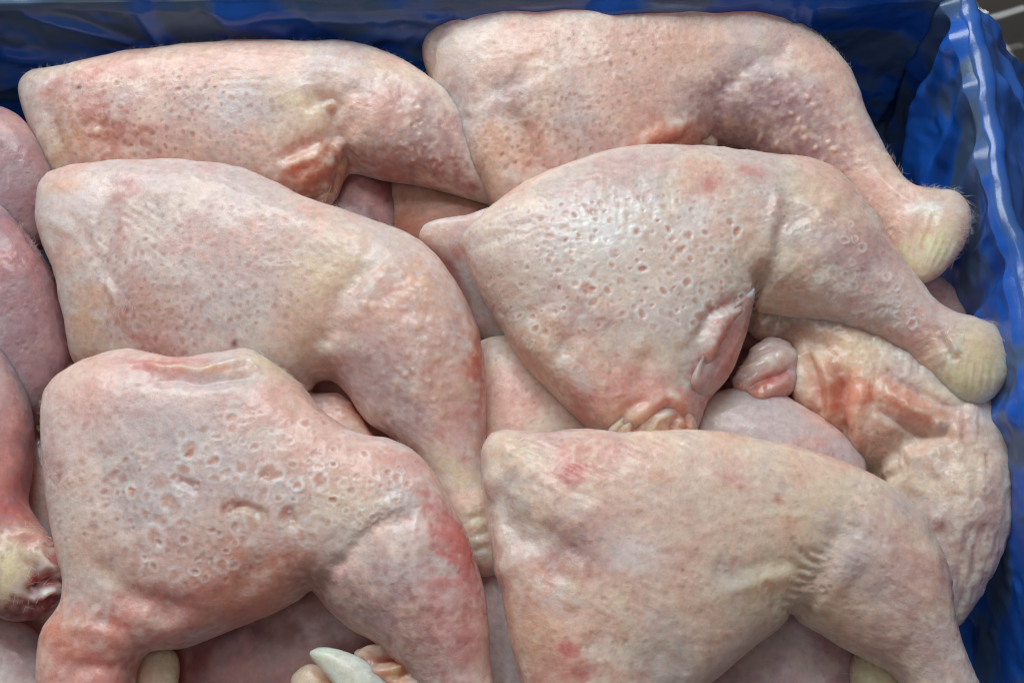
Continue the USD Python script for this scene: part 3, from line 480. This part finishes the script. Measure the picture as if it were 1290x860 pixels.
leg("", [(338, 232), (362, 206), (392, 188), (422, 180), (438, 194), (436, 218), (424, 246), (412, 264), (392, 262), (360, 250)], [(345, 235, -2), (425, 185, 2), (412, 262, -10)], cap=9, seed=44, vox=0.8, base="orange", parts=[("skin_flap", None)], parent=a_leg, lumps=1.6,
    strokes=[([(352, 236), (385, 212), (420, 195)], 5, -6), ([(368, 242), (398, 222), (428, 210)], 5, 5), ([(395, 252), (412, 232), (428, 222)], 4, -5)], blots=[(395, 240, 34, 12, -35, "rust", .6), (410, 200, 26, 10, -30, "peach", .7), (360, 230, 16, 8, -40, "red", .5)], hairs=[dict(n=30, where=(414, 258), rad=16, length=(3, 8), dirn=(.3, -.8), lie=.6)])
b_leg = leg("leg quarter at top right with purple goosebumped drumstick and hairy yellow knuckle end", [(532, 72), (536, 50), (552, 34), (580, 25), (620, 20), (680, 18), (740, 9), (800, 5), (850, 9), (900, 14), (940, 11), (975, 20), (1005, 38), (1035, 62), (1060, 88), (1078, 118), (1090, 150), (1105, 185), (1125, 215), (1145, 238), (1172, 242), (1198, 245), (1213, 256), (1221, 275), (1219, 295), (1209, 318), (1195, 337), (1180, 350), (1162, 357), (1147, 352), (1133, 338), (1118, 312), (1098, 288), (1070, 262), (1030, 232), (985, 208), (942, 186), (908, 178), (882, 190), (820, 225), (740, 250), (660, 280), (632, 272), (614, 250), (600, 226), (585, 198), (566, 160), (548, 118)],
    [(560, 40, 9), (800, 10, 9), (1000, 40, 7), (620, 260, -5), (860, 210, -8), (1080, 200, 2), (1180, 300, 16)], seed=5, cap=31, vox=0.95, base="pale_b", caps=[(1000, 150, 90, 32), (1150, 290, 80, 26)],
    parts=[("knuckle", ((1105, 330), (1160, 215))), ("thigh", ((1015, -20), (893, 200), 14)), ("drumstick", None)], mats=[GRISTLE, SKIN, SKIN],
    strokes=[([(1010, 60), (950, 85), (905, 125), (893, 165)], 16, -6), ([(545, 95), (545, 60), (562, 38)], 7, -6), ([(590, 150), (620, 200), (648, 255)], 16, 7), ([(565, 105), (575, 135), (592, 160)], 10, -5), ([(640, 130), (665, 180), (685, 235)], 16, -9), ([(600, 120), (640, 105), (670, 85)], 14, -4), ([(795, 195), (830, 172), (870, 162)], 9, 8), ([(820, 200), (850, 182), (880, 175)], 6, -8), ([(850, 200), (875, 188), (895, 184)], 6, 6), ([(960, 160)], 70, 6), ([(1140, 250), (1118, 290), (1130, 320)], 16, -3), ([(1165, 262), (1148, 300), (1140, 330)], 5, -3), ([(1180, 265), (1165, 305), (1155, 340)], 4, -2.5), ([(1150, 285), (1140, 318), (1142, 343)], 2.2, -1.4), ([(1159, 287), (1148, 320), (1148, 343)], 2.2, -1.4), ([(1168, 289), (1156, 322), (1154, 343)], 2.2, -1.4), ([(1177, 291), (1164, 324), (1160, 343)], 2.2, -1.4), ([(1186, 293), (1172, 326), (1166, 343)], 2.2, -1.4), ([(1195, 295), (1180, 328), (1172, 343)], 2.2, -1.4), ([(1204, 297), (1188, 330), (1178, 343)], 2.2, -1.4)],
    blots=[(700, 80, 150, 60, 0, "pale", .5), (590, 60, 45, 30, 0, "pale", .8), (640, 110, 60, 25, 10, "purple", .4), (670, 150, 50, 50, 20, "brown", .35), (620, 210, 30, 50, 30, "tan", .9), (690, 200, 60, 40, 0, "orange", .4), (850, 178, 60, 20, -15, "orange", 1.0), (835, 190, 40, 12, -15, "red", .45), (880, 70, 50, 50, 0, "peach", .6), (950, 75, 60, 40, -20, "lilac", .8), (960, 160, 90, 50, 25, "purple", .95), (1040, 190, 60, 50, 45, "purple", .6), (1060, 110, 30, 60, 0, "pink", .6), (1105, 245, 40, 40, 0, "pink", .8), (1130, 280, 30, 30, 0, "orange", .35), (1180, 310, 40, 45, 30, "cream", 1.0), (1178, 262, 40, 16, 0, "white", .7), (1165, 345, 30, 16, 0, "tan", .6), (1213, 290, 8, 30, 20, "rose", .5)],
    spots=[(760, 95, 220, 95, 0, "dot", 13, 4.5, 1.0), (690, 160, 130, 70, -10, "dot", 11.5, 4.8, 1.2), (990, 165, 140, 70, 35, "bump", 14, 6, 1.5), (1100, 280, 50, 70, 30, "ring", 13, 5, .8)],
    hairs=[dict(n=130, where=(1190, 262), rad=40, length=(4, 10), dirn=(0.8, -0.5), lie=.75), dict(n=70, where=(1205, 300), rad=32, length=(3, 7), dirn=(0.8, -0.1), lie=.7), dict(n=320, edge=True, length=(1.0, 4.5), width=.075, where=(800, 20), rad=280), dict(n=70, edge=True, where=(1150, 230), rad=60, length=(2, 6), width=.08)])

leg("", [(796, 198), (812, 180), (838, 166), (866, 157), (888, 163), (903, 178), (898, 190), (870, 192), (842, 190), (816, 201)], [(800, 196, -1), (866, 158, 4), (898, 188, -2)], cap=6, seed=47, vox=0.7, base="orange", parts=[("skin_flap", None)], parent=b_leg, lumps=1.2,
    strokes=[([(806, 194), (835, 178), (868, 170)], 2.6, -5), ([(815, 198), (845, 184), (880, 178)], 2.6, -5), ([(822, 182), (850, 170), (876, 166)], 2.6, 4), ([(850, 190), (875, 186), (895, 184)], 2.4, -3)], blots=[(830, 190, 30, 5, -25, "red", .6), (860, 180, 30, 4, -15, "rust", .7), (860, 162, 30, 6, -15, "peach", .8)])
leg("pale smooth leg quarter whose drumstick points down between the two lower quarters", [(50, 250), (54, 232), (68, 221), (100, 216), (150, 213), (210, 212), (260, 216), (312, 222), (352, 240), (396, 262), (440, 275), (490, 290), (530, 308), (562, 340), (586, 380), (601, 420), (610, 470), (612, 530), (614, 580), (622, 625), (632, 665), (638, 700), (628, 722), (600, 724), (572, 700), (556, 655), (540, 615), (522, 580), (504, 562), (488, 547), (460, 528), (440, 500), (418, 478), (400, 477), (380, 494), (300, 492), (200, 484), (120, 474), (94, 455), (86, 410), (75, 360), (60, 320), (50, 285)],
    [(80, 220, 18), (310, 222, 16), (560, 340, 14), (100, 460, 2), (300, 490, 2), (600, 600, 0), (610, 710, -4)], seed=6, cap=31, vox=0.95, base="pale_d", caps=[(520, 440, 80, 33), (600, 650, 60, 24)],
    parts=[("knuckle", ((680, 615), (540, 635))), ("drumstick", ((392, 500), (500, 285), 12)), ("thigh", None)], mats=[GRISTLE, SKIN, SKIN],
    strokes=[([(470, 330), (430, 380), (405, 430), (400, 465)], 16, -6), ([(505, 330), (460, 375), (430, 420)], 10, 2), ([(85, 290), (125, 325), (145, 370)], 14, -5), ([(130, 350), (145, 375), (150, 395)], 5, 4), ([(60, 270), (95, 300), (120, 335)], 8, 3), ([(150, 240), (135, 290), (148, 330)], 10, -5), ([(310, 250), (390, 285), (470, 310)], 18, 2.5), ([(140, 440), (180, 455), (240, 462)], 14, -5), ([(520, 430)], 70, 6), ([(600, 690), (620, 688)], 4, -3), ([(595, 672), (618, 670)], 4, -3), ([(588, 655), (614, 650)], 4, -3)],
    blots=[(100, 245, 60, 35, 0, "white", .45), (78, 235, 30, 10, 0, "peach", .9), (155, 245, 25, 30, 0, "rose", .6), (150, 300, 16, 40, 10, "rose", .5), (110, 330, 40, 60, 0, "lilac", .7), (110, 420, 35, 60, 0, "tan", .9), (180, 390, 40, 45, 0, "rust", .55), (210, 375, 40, 30, 0, "tan", .4), (330, 350, 100, 70, 0, "lilac", .7), (420, 345, 55, 60, 20, "yellow", .75), (385, 420, 35, 40, 0, "tan", .8), (296, 432, 4, 4, 0, "maroon", .9), (460, 370, 45, 22, -40, "lilac", .8), (520, 410, 80, 70, 30, "pink", .75), (530, 360, 40, 30, 40, "peach", .7), (470, 480, 60, 40, 40, "purple", .5), (520, 540, 40, 40, 40, "purple", .55), (598, 440, 12, 60, -5, "orange", .9), (603, 470, 8, 40, 0, "red", .7), (580, 540, 35, 50, 0, "rose", .5), (583, 578, 5, 5, 0, "red", .7), (570, 590, 40, 14, 40, "cream", .6), (605, 665, 30, 60, 0, "olive", 1.0), (600, 690, 30, 40, 0, "grey", .5)],
    spots=[(250, 330, 210, 115, 5, "dot", 11.5, 4.6, 1.0), (200, 400, 100, 60, 10, "dot", 11.5, 4.8, 1.2), (520, 420, 90, 130, -25, "bump", 13, 6, 1.0), (585, 580, 40, 40, 0, "ring", 13, 5, .7)],
    hairs=[dict(n=300, edge=True, length=(1.2, 3.5), width=.075, where=(280, 220), rad=240), dict(n=26, where=(412, 268), rad=22, length=(4, 7), dirn=(.7, .5), lie=.6, width=.1), dict(n=30, where=(148, 385), rad=20, length=(3, 6), dirn=(.1, -1), lie=.9, width=.1), dict(n=60, where=(580, 590), rad=40, length=(2, 5), dirn=(.5, .5), lie=.8)],
    grain=(-38, .45, 14, 2.0))

leg("half buried quarter with wrinkled orange thigh skin, beside the blue liner at right", [(938, 395), (965, 380), (1060, 385), (1150, 420), (1215, 480), (1250, 512), (1270, 555), (1276, 610), (1270, 655), (1254, 705), (1234, 748), (1205, 790), (1150, 800), (1118, 720), (1104, 640), (1098, 598), (1070, 578), (1050, 556), (1020, 528), (1000, 508), (996, 470), (990, 440), (950, 425)],
    [(960, 400, -10), (1150, 420, -8), (1260, 560, -6), (1100, 600, -16), (1180, 780, -22), (1050, 560, -14)], seed=7, cap=30, vox=0.95, base="pale_f", caps=[(1190, 640, 90, 32)],
    rough=1.0, grain=(80, 2.2, 16, 3.2), parts=[("drumstick", ((1090, 620), (1270, 480))), ("thigh", None)],
    strokes=[([(1105, 600), (1130, 560), (1180, 540)], 14, -17.0), ([(1000, 440), (1010, 480), (1008, 510)], 6, 8.5), ([(1015, 440), (1030, 480), (1030, 515)], 5, -10.2), ([(1035, 445), (1046, 490), (1050, 530)], 7, 8.5), ([(1062, 470), (1060, 520), (1068, 560)], 6, -11.9), ([(1085, 480), (1080, 530), (1085, 570)], 8, 6.8), ([(1110, 490), (1150, 515), (1200, 540)], 7, 10.2), ([(1100, 510), (1140, 535), (1190, 552)], 5, -8.5), ([(980, 410), (1020, 430), (1050, 440)], 10, -8.5), ([(1120, 470), (1160, 495), (1210, 520)], 5, -6.8), ([(1170, 580), (1150, 640), (1160, 700)], 22, -6.8), ([(1210, 620)], 60, 10.2)],
    blots=[(1060, 520, 70, 60, 30, "orange", .7), (1050, 470, 12, 50, 10, "rust", .7), (1070, 560, 40, 24, 0, "rust", .6), (1000, 410, 60, 25, 10, "brown", .8), (1040, 440, 60, 30, 0, "tan", .7), (1080, 450, 25, 25, 0, "yellow", .6), (1150, 510, 70, 24, 30, "orange", .9), (1170, 450, 50, 40, 40, "lilac", .6), (1150, 600, 60, 60, 0, "olive", .75), (1180, 650, 70, 80, 0, "lilac", .55), (1190, 720, 50, 60, 0, "purple", .6), (1250, 600, 20, 80, 0, "pink", .6)],
    spots=[(1100, 450, 90, 50, 30, "ring", 17, 5, .8), (1190, 660, 80, 110, 10, "ring", 16, 6, 1.1), (1200, 560, 60, 50, 0, "ring", 17, 5, .7), (1090, 510, 60, 40, 0, "dot", 11.5, 4.6, .7)],
    hairs=[dict(n=40, where=(1080, 565), rad=50, length=(3, 7), dirn=(.6, .2), lie=.8)])
leg("round pink meat knob beside the pored leg's torn skin tip", [(924, 488), (930, 468), (948, 440), (970, 427), (994, 434), (1007, 452), (1004, 480), (988, 502), (956, 515), (936, 506)], [(965, 470, -4)], cap=20, seed=8, vox=0.7, lumps=2.2, rough=1.1, grain=(22, 1.8, 16, 1.6), base="rose", mats=MEAT, parts=[("meat", None)], name="meat_lump", cat="meat lump",
    strokes=[([(935, 490), (965, 478), (1002, 460)], 5, -7), ([(940, 470), (965, 455), (995, 445)], 8, 5), ([(945, 505), (970, 495), (995, 480)], 5, 4)], blots=[(965, 455, 28, 14, -25, "pale", .9), (968, 482, 34, 6, -20, "red", .9), (950, 500, 24, 16, 0, "orange", .6), (945, 460, 8, 6, 0, "yellow", .7)], hairs=[dict(n=30, where=(930, 480), rad=30, length=(3, 6))])

c_leg = leg("large leg quarter with open pores, whitish patch with painted sheen and bare cream knuckle end", [(581, 310), (586, 296), (602, 282), (622, 264), (662, 240), (712, 217), (762, 201), (820, 195), (880, 197), (940, 203), (1000, 208), (1042, 218), (1070, 242), (1095, 277), (1122, 320), (1152, 356), (1186, 391), (1225, 402), (1255, 415), (1272, 436), (1273, 464), (1262, 489), (1240, 508), (1215, 507), (1194, 495), (1168, 470), (1140, 446), (1100, 426), (1060, 413), (1010, 401), (975, 394), (955, 390), (951, 380), (951, 366), (946, 372), (943, 400), (931, 440), (916, 476), (892, 506), (876, 545), (850, 560), (800, 562), (775, 556), (752, 548), (722, 520), (692, 490), (660, 455), (632, 412), (608, 375), (594, 345)],
    [(620, 270, 20), (820, 198, 16), (1000, 210, 15), (600, 340, 18), (780, 550, 4), (930, 440, 4), (1100, 330, 14), (1240, 460, 18)], seed=9, cap=32, vox=0.8, base="pale_c", caps=[(1040, 310, 90, 32), (1210, 450, 70, 28)],
    parts=[("knuckle", ((1140, 490), (1215, 380))), ("thigh", ((1012, 200), (948, 385), 6)), ("drumstick", None)], mats=[GRISTLE, SKIN, SKIN], grain=(15, .5, 10, 2.2),
    strokes=[([(1003, 235), (985, 300), (960, 350)], 14, -5), ([(985, 240), (968, 300), (948, 350)], 12, 4), ([(700, 400), (760, 440), (840, 470)], 30, -8), ([(640, 400), (690, 460), (740, 520)], 16, 5), ([(590, 320), (625, 300), (660, 290)], 8, -2.5), ([(800, 540), (815, 510), (845, 500), (868, 525)], 9, 8), ([(775, 540), (790, 515), (820, 500)], 5, -5), ([(850, 545), (835, 525)], 6, -6), ([(885, 460), (910, 410), (945, 372)], 8, 7), ([(870, 440), (900, 395), (940, 370)], 6, -6), ([(893, 500), (912, 450), (935, 405)], 9, 4), ([(1060, 300)], 55, 6), ([(960, 370), (1010, 380), (1060, 395)], 10, -3),
             ([(1180, 420), (1200, 450), (1215, 440)], 4, -4), ([(1192, 424), (1208, 446)], 3, 4), ([(1165, 420), (1180, 450), (1185, 480)], 8, -3)] + [([(1195 + 9 * k, 440 + 3 * k), (1187 + 10 * k, 470 + 4 * k), (1194 + 8 * k, 500)], 2.2, -1.4) for k in range(7)],
    blots=[(780, 290, 75, 40, -15, "white", .95), (880, 270, 40, 22, 0, "white", .8), (780, 290, 80, 45, -15, "wet", 1), (720, 300, 30, 22, 0, "white", .6), (640, 340, 50, 40, 0, "tan", .5), (690, 330, 40, 40, 0, "lilac", .5), (735, 400, 45, 25, 30, "lilac", .9), (745, 460, 50, 40, 30, "orange", .5), (680, 440, 30, 50, -40, "tan", .7), (850, 350, 80, 40, 0, "pale", .7), (700, 490, 20, 12, 30, "olive", .8), (800, 500, 120, 30, 0, "rose", .75), (840, 530, 50, 26, 0, "orange", .8), (790, 520, 30, 14, 0, "peach", .8), (915, 430, 28, 60, 25, "rose", 1.0), (905, 430, 12, 60, 30, "red", .45), (900, 480, 30, 40, 0, "orange", .6), (948, 372, 8, 10, 0, "white", .8), (950, 220, 26, 15, 0, "red", .6), (892, 235, 8, 8, 0, "red", .6), (940, 300, 40, 50, 0, "peach", .7), (985, 275, 14, 30, 20, "orange", .35), (1035, 250, 60, 30, 30, "olive", .6), (1020, 300, 40, 30, 40, "lilac", .8), (1000, 340, 30, 30, 0, "olive", .6), (1080, 320, 60, 45, 40, "purple", .5), (1120, 360, 50, 40, 40, "lilac", .6), (980, 385, 40, 14, 10, "tan", .8), (1150, 430, 40, 40, 40, "rose", .7), (1180, 420, 30, 26, 0, "pink", .8), (1225, 400, 40, 14, 15, "rose", .7), (1225, 465, 45, 42, 0, "cream", 1.0), (1250, 430, 22, 22, 0, "tan", .6), (1200, 440, 12, 16, 0, "white", .6)],  # white blots on the thigh: whitish skin with window sheen painted in
    spots=[(820, 320, 220, 120, 10, "pore", 15, 6.5, 1.3), (800, 330, 170, 100, 10, "pore", 24, 10, 1.2), (700, 360, 130, 90, 20, "pore", 14, 5, 1.0), (930, 280, 60, 80, 20, "pore", 16, 7, .8), (1070, 330, 120, 60, 40, "ring", 13, 5.5, 1.1), (1120, 390, 70, 45, 40, "ring", 11, 5, 1.0), (700, 450, 70, 60, 40, "ring", 12, 4.5, .6)],
    hairs=[dict(n=300, edge=True, length=(1.2, 3.2), width=.075, where=(800, 200), rad=260), dict(n=110, where=(1258, 425), rad=34, length=(3, 9), dirn=(.7, -.6), lie=.7), dict(n=40, where=(1195, 430), rad=20, length=(4, 8), dirn=(.6, .8), lie=.7, width=.14), dict(n=30, where=(955, 380), rad=20, length=(4, 9), dirn=(.2, .8))])

leg("", [(951, 363), (940, 371), (916, 394), (896, 424), (880, 455), (870, 482), (878, 498), (900, 494), (922, 468), (938, 426), (947, 392)], [(950, 365, 27), (900, 430, 28.5), (880, 490, 22)], cap=6, seed=45, vox=0.7, base="rose", parts=[("skin_flap", None)], parent=c_leg, lumps=0.8,
    strokes=[([(885, 470), (910, 415), (942, 376)], 4, -5), ([(900, 480), (922, 440), (940, 400)], 5, 3)], blots=[(948, 368, 8, 8, 0, "white", .9), (905, 405, 10, 40, 35, "orange", .6), (910, 450, 24, 40, 20, "rose", .8)])
leg("", [(766, 548), (783, 521), (808, 504), (840, 499), (863, 511), (878, 535), (876, 552), (845, 562), (800, 562)], [(780, 545, 16), (840, 502, 20), (870, 545, 14)], cap=12, seed=46, vox=0.7, base="peach", parts=[("skin_flap", None)], parent=c_leg, lumps=1.6, rough=1.0,
    strokes=[([(795, 560), (804, 528), (838, 508)], 4, -5), ([(815, 560), (826, 532), (850, 518)], 4.5, 4), ([(845, 558), (846, 535), (858, 522)], 4, -4), ([(776, 548), (790, 526), (812, 510)], 3, -5), ([(862, 552), (866, 535), (862, 520)], 3, -4)], blots=[(828, 535, 16, 12, 0, "peach", .9), (804, 535, 4, 24, 20, "rust", .8), (846, 545, 4, 16, 0, "red", .7), (860, 540, 14, 16, 0, "orange", .8), (792, 525, 12, 12, -40, "orange", .7)])


e_leg = leg("lower left leg quarter with scattered open pores, ruddy drumstick and loose pink corner flap", [(57, 522), (61, 496), (80, 476), (110, 459), (146, 447), (176, 445), (206, 452), (240, 456), (280, 450), (316, 443), (340, 455), (364, 474), (386, 494), (406, 520), (432, 538), (462, 551), (494, 556), (526, 573), (552, 602), (570, 636), (587, 670), (598, 708), (608, 742), (613, 785), (617, 825), (626, 880), (640, 940), (600, 980), (568, 930), (530, 868), (500, 832), (468, 806), (438, 790), (410, 764), (392, 742), (372, 756), (330, 776), (280, 796), (232, 815), (202, 816), (183, 822), (172, 842), (168, 880), (160, 930), (70, 930), (52, 870), (49, 835), (52, 806), (62, 785), (80, 765), (86, 740), (78, 700), (68, 660), (63, 610), (59, 565)],
    [(90, 470, 28), (310, 450, 26), (560, 620, 24), (60, 620, 20), (80, 860, 14), (330, 780, 10), (590, 860, 16), (450, 780, 14)], seed=10, cap=32, vox=0.8, base="pale_e", caps=[(530, 720, 90, 34), (110, 850, 70, 16)],
    parts=[("thigh", ((540, 570), (392, 745), 12)), ("drumstick", None)],
    strokes=[([(500, 640), (450, 680), (405, 720)], 16, -7), ([(520, 620), (470, 650), (430, 690), (400, 700)], 9, 4), ([(190, 478), (260, 482), (335, 472)], 8, -5.5), ([(160, 458), (215, 464), (262, 467), (312, 455), (352, 474)], 6, 5.5), ([(180, 745), (230, 770), (300, 745), (350, 700)], 14, -7), ([(120, 700), (160, 745), (210, 770)], 12, -5), ([(110, 800), (200, 790), (300, 755), (370, 720)], 20, 6), ([(70, 800), (100, 790), (130, 800)], 8, 3), ([(75, 850), (120, 835), (160, 850)], 10, -5), ([(180, 800), (150, 790), (120, 770)], 10, -4), ([(290, 640), (310, 638), (330, 652)], 5.5, -5), ([(222, 603), (246, 614)], 5, -6), ([(363, 645), (368, 658)], 5, -6), ([(545, 740)], 60, 6), ([(90, 520), (75, 560), (80, 600)], 12, 3), ([(140, 590), (150, 640), (155, 690)], 20, -4)],
    blots=[(185, 460, 50, 14, 5, "red", .75), (262, 466, 50, 6, 2, "tan", .9), (330, 458, 30, 16, 20, "cream", .8), (110, 480, 50, 30, 0, "pale", .8), (120, 510, 60, 40, -20, "rose", .5), (215, 545, 70, 40, 0, "lilac", .9), (225, 520, 20, 30, 0, "wet", 1), (330, 520, 60, 30, 0, "pink", .7), (420, 575, 60, 40, 0, "pink", .9), (240, 620, 90, 60, 0, "lilac", .6), (110, 640, 40, 70, 0, "pale", .6), (290, 640, 22, 10, 0, "rust", .9), (318, 648, 18, 8, 25, "olive", .7), (110, 690, 30, 30, 0, "peach", .5), (140, 725, 50, 12, 35, "tan", .7), (210, 755, 70, 10, 10, "maroon", .3), (260, 770, 150, 34, -18, "rose", .9), (330, 720, 70, 40, -25, "orange", .7), (110, 840, 70, 50, 0, "rose", .75), (90, 800, 60, 30, 20, "orange", .6), (140, 860, 30, 40, 0, "red", .35), (440, 640, 60, 30, 0, "yellow", .5), (480, 660, 40, 16, -25, "orange", .4), (480, 720, 60, 50, 30, "lilac", .7), (520, 600, 30, 30, 40, "rose", .5), (565, 670, 26, 50, -25, "red", .75), (585, 720, 20, 60, -10, "red", .6), (560, 800, 40, 70, -15, "rose", .8), (470, 780, 50, 40, 30, "purple", .5), (540, 840, 40, 40, 0, "purple", .4), (400, 735, 24, 30, 0, "brown", .6)],
    spots=[(300, 620, 230, 120, -8, "pore", 18, 7, 1.2), (280, 640, 170, 100, -8, "pore", 28, 12, 1.3), (230, 680, 120, 60, -15, "pore", 19, 8, 1.2), (120, 600, 70, 110, 0, "dot", 16, 6, 1.0), (440, 610, 110, 60, 15, "ring", 18, 6, 1.1), (500, 620, 50, 40, 30, "pore", 16, 7, .9), (530, 760, 90, 110, 20, "dot", 14, 6, .9), (470, 640, 60, 22, -25, "ring", 11, 6, 1.2)],
    hairs=[dict(n=240, edge=True, length=(1.2, 3.5), width=.075, where=(200, 450), rad=200), dict(n=90, where=(350, 478), rad=28, length=(4, 10), dirn=(.8, .5), lie=.85, width=.12), dict(n=40, where=(320, 450), rad=16, length=(4, 8), dirn=(-.6, .3), lie=.7, width=.12), dict(n=120, edge=True, where=(560, 620), rad=90, length=(1.5, 3.5), width=.075)])
leg("", [(380, 490), (398, 497), (428, 497), (446, 515), (464, 540), (480, 570), (430, 590), (390, 560)], [(430, 530, -4)], cap=10, seed=43, base="pink", vox=1.0, parts=[("skin_flap", None)], parent=e_leg, blots=[(440, 520, 40, 12, 40, "orange", .5)], spots=[(430, 520, 50, 40, 0, "bump", 11, 5, .8)])

f_leg = leg("plump smooth leg quarter at lower right with red bruises and yellowish knee crease", [(605, 590), (607, 566), (616, 549), (634, 543), (660, 546), (692, 549), (732, 546), (780, 550), (850, 548), (920, 552), (990, 565), (1042, 580), (1092, 601), (1132, 626), (1161, 656), (1180, 690), (1192, 730), (1196, 770), (1206, 802), (1222, 842), (1240, 900), (1220, 960), (1170, 960), (1150, 892), (1128, 852), (1090, 830), (1062, 815), (1035, 798), (1010, 784), (1000, 772), (984, 790), (950, 816), (920, 840), (894, 862), (850, 905), (780, 945), (690, 945), (664, 885), (648, 825), (636, 762), (622, 702), (611, 650)],
    [(620, 560, 30), (850, 550, 28), (1130, 630, 22), (640, 760, 22), (800, 940, 12), (1000, 780, 10), (1200, 850, 14)], seed=11, cap=33, vox=0.85, base="pale_f", caps=[(1110, 700, 90, 34), (1200, 900, 60, 24)],
    parts=[("thigh", ((1095, 600), (992, 785), 10)), ("drumstick", None)], grain=(-28, .6, 14, 2.0),
    strokes=[([(618, 600), (640, 660), (690, 690), (730, 720)], 20, -11), ([(612, 570), (620, 640), (645, 740)], 10, 5), ([(740, 790), (790, 830), (840, 850)], 24, -5), ([(640, 740), (690, 800), (740, 860)], 26, 4), ([(1070, 650), (1040, 710), (1005, 765)], 15, -5), ([(700, 610)], 50, 4), ([(880, 720), (940, 715), (1000, 700)], 14, -3), ([(900, 745), (960, 735), (1010, 720)], 8, 2.5), ([(985, 770), (996, 776)], 2.6, -3.2), ([(990, 759), (1002, 765)], 2.6, -3.2), ([(995, 748), (1008, 754)], 2.6, -3.2), ([(1000, 737), (1014, 743)], 2.6, -3.2), ([(1005, 726), (1020, 732)], 2.6, -3.2), ([(1010, 715), (1026, 721)], 2.6, -3.2), ([(1015, 704), (1032, 710)], 2.6, -3.2), ([(1020, 693), (1038, 699)], 2.6, -3.2), ([(985, 700), (1010, 720), (1012, 755)], 5, -3), ([(960, 730), (975, 750), (975, 775)], 5, -3), ([(1000, 690), (1030, 715), (1030, 740)], 5, -2.5), ([(1050, 740), (1100, 760), (1140, 800)], 20, -3), ([(900, 600), (950, 605)], 8, 1.5), ([(1120, 700)], 60, 5), ([(720, 560), (780, 575), (840, 565)], 14, -2)],
    blots=[(725, 590, 32, 22, -20, "red", .9), (745, 565, 40, 14, 5, "rose", .6), (715, 600, 16, 10, 0, "red", .6), (640, 570, 30, 20, 0, "cream", .5), (650, 610, 40, 40, 0, "grey", .7), (735, 695, 45, 28, 20, "purple", .75), (790, 720, 60, 40, 0, "rose", .35), (720, 640, 22, 14, 0, "lilac", .6), (660, 760, 40, 70, -20, "orange", .6), (720, 800, 60, 50, 0, "peach", .7), (718, 818, 12, 9, 0, "red", .9), (732, 845, 15, 9, 20, "red", .8), (710, 850, 40, 20, 0, "rose", .6), (800, 700, 36, 24, 0, "white", .6), (890, 610, 120, 40, 0, "pale", .6), (835, 598, 14, 8, 0, "orange", .4), (920, 605, 16, 6, 20, "rose", .5), (980, 630, 6, 6, 0, "red", .75), (995, 660, 14, 9, 30, "orange", .6), (925, 708, 18, 8, -15, "rose", .6), (960, 740, 80, 36, -30, "yellow", .55), (1050, 665, 50, 50, -30, "yellow", .6), (1000, 730, 40, 30, -35, "olive", .55), (920, 820, 60, 14, -38, "white", .4), (1085, 690, 45, 45, 0, "lilac", .9), (1110, 740, 60, 40, 20, "lilac", .7), (1060, 780, 50, 30, 20, "tan", .6), (1140, 700, 40, 60, -20, "pink", .5), (1150, 820, 60, 50, 30, "purple", .4), (880, 780, 80, 60, 0, "pink", .4)],
    spots=[(700, 640, 90, 70, 20, "dot", 15, 4, .5), (880, 640, 220, 80, 0, "dot", 16, 4, .35), (1100, 700, 90, 90, 0, "bump", 14, 5, .4)],
    hairs=[dict(n=320, edge=True, length=(1.2, 3.0), width=.08, where=(850, 560), rad=320), dict(n=60, edge=True, where=(650, 545), rad=50, length=(1.5, 4), width=.08)])

# --- scraps at the bottom edge
leg("white rounded bone tip beside the orange meat scrap at the bottom edge", [(389, 824), (396, 816), (412, 814), (438, 821), (466, 836), (490, 862), (504, 910), (450, 920), (424, 868), (404, 843)], [(400, 820, 17), (480, 900, 8)], cap=5, seed=51, vox=0.8, base=lin(238, 225, 208), blots=[(470, 850, 30, 20, 40, "lilac", .6), (400, 822, 10, 8, 0, "cream", .6)], mats=GRISTLE, parts=[("bone", None)], name="chicken_bone", cat="bone", vary=.5, mott=.6, lumps=.6, strokes=[([(412, 822), (440, 845), (465, 880)], 6, 2)])
leg("cream gristle lump tucked left of the white bone tip", [(366, 860), (374, 845), (392, 836), (414, 848), (430, 880), (400, 920), (370, 900)], [(395, 870, 2)], cap=9, seed=52, vox=1.0, base="cream", mats=GRISTLE, parts=[("gristle", None)], name="gristle_piece", cat="gristle")
leg("small beige bone end poking from under the pink skin flap at the bottom edge", [(176, 824), (200, 816), (222, 822), (226, 850), (214, 890), (180, 900), (170, 860)], [(200, 850, 0)], cap=8, seed=53, vox=1.0, base="tan", mats=GRISTLE, parts=[("bone", None)], name="chicken_bone", cat="bone")
leg("torn orange meat scrap with a hollow, beside the white bone tip", [(446, 824), (462, 815), (480, 811), (500, 804), (520, 808), (533, 822), (541, 836), (536, 850), (560, 852), (580, 870), (560, 910), (490, 910), (466, 865)], [(500, 840, 12)], cap=9, seed=54, vox=0.7, base="orange", mats=MEAT, parts=[("meat", None)], name="meat_scrap", cat="meat scrap", lumps=3.0, rough=1.8, grain=(-10, 2.0, 12, 1.8),
    strokes=[([(468, 832), (492, 826), (508, 829)], 4.5, -12), ([(452, 826), (482, 813), (518, 814)], 3, 6), ([(498, 852), (520, 840), (536, 846)], 3, -8), ([(468, 846), (495, 842), (515, 832)], 3, 6), ([(505, 862), (540, 858)], 3, 6), ([(480, 860), (500, 868)], 3, -6), ([(520, 818), (530, 832)], 3, -5)],
    blots=[(488, 829, 24, 5, -10, "rust", 1.0), (500, 812, 30, 5, 0, "peach", .9), (540, 860, 26, 12, 0, "pale", .7), (515, 846, 18, 4, -20, "red", .6), (500, 850, 12, 6, 0, "yellow", .6)])
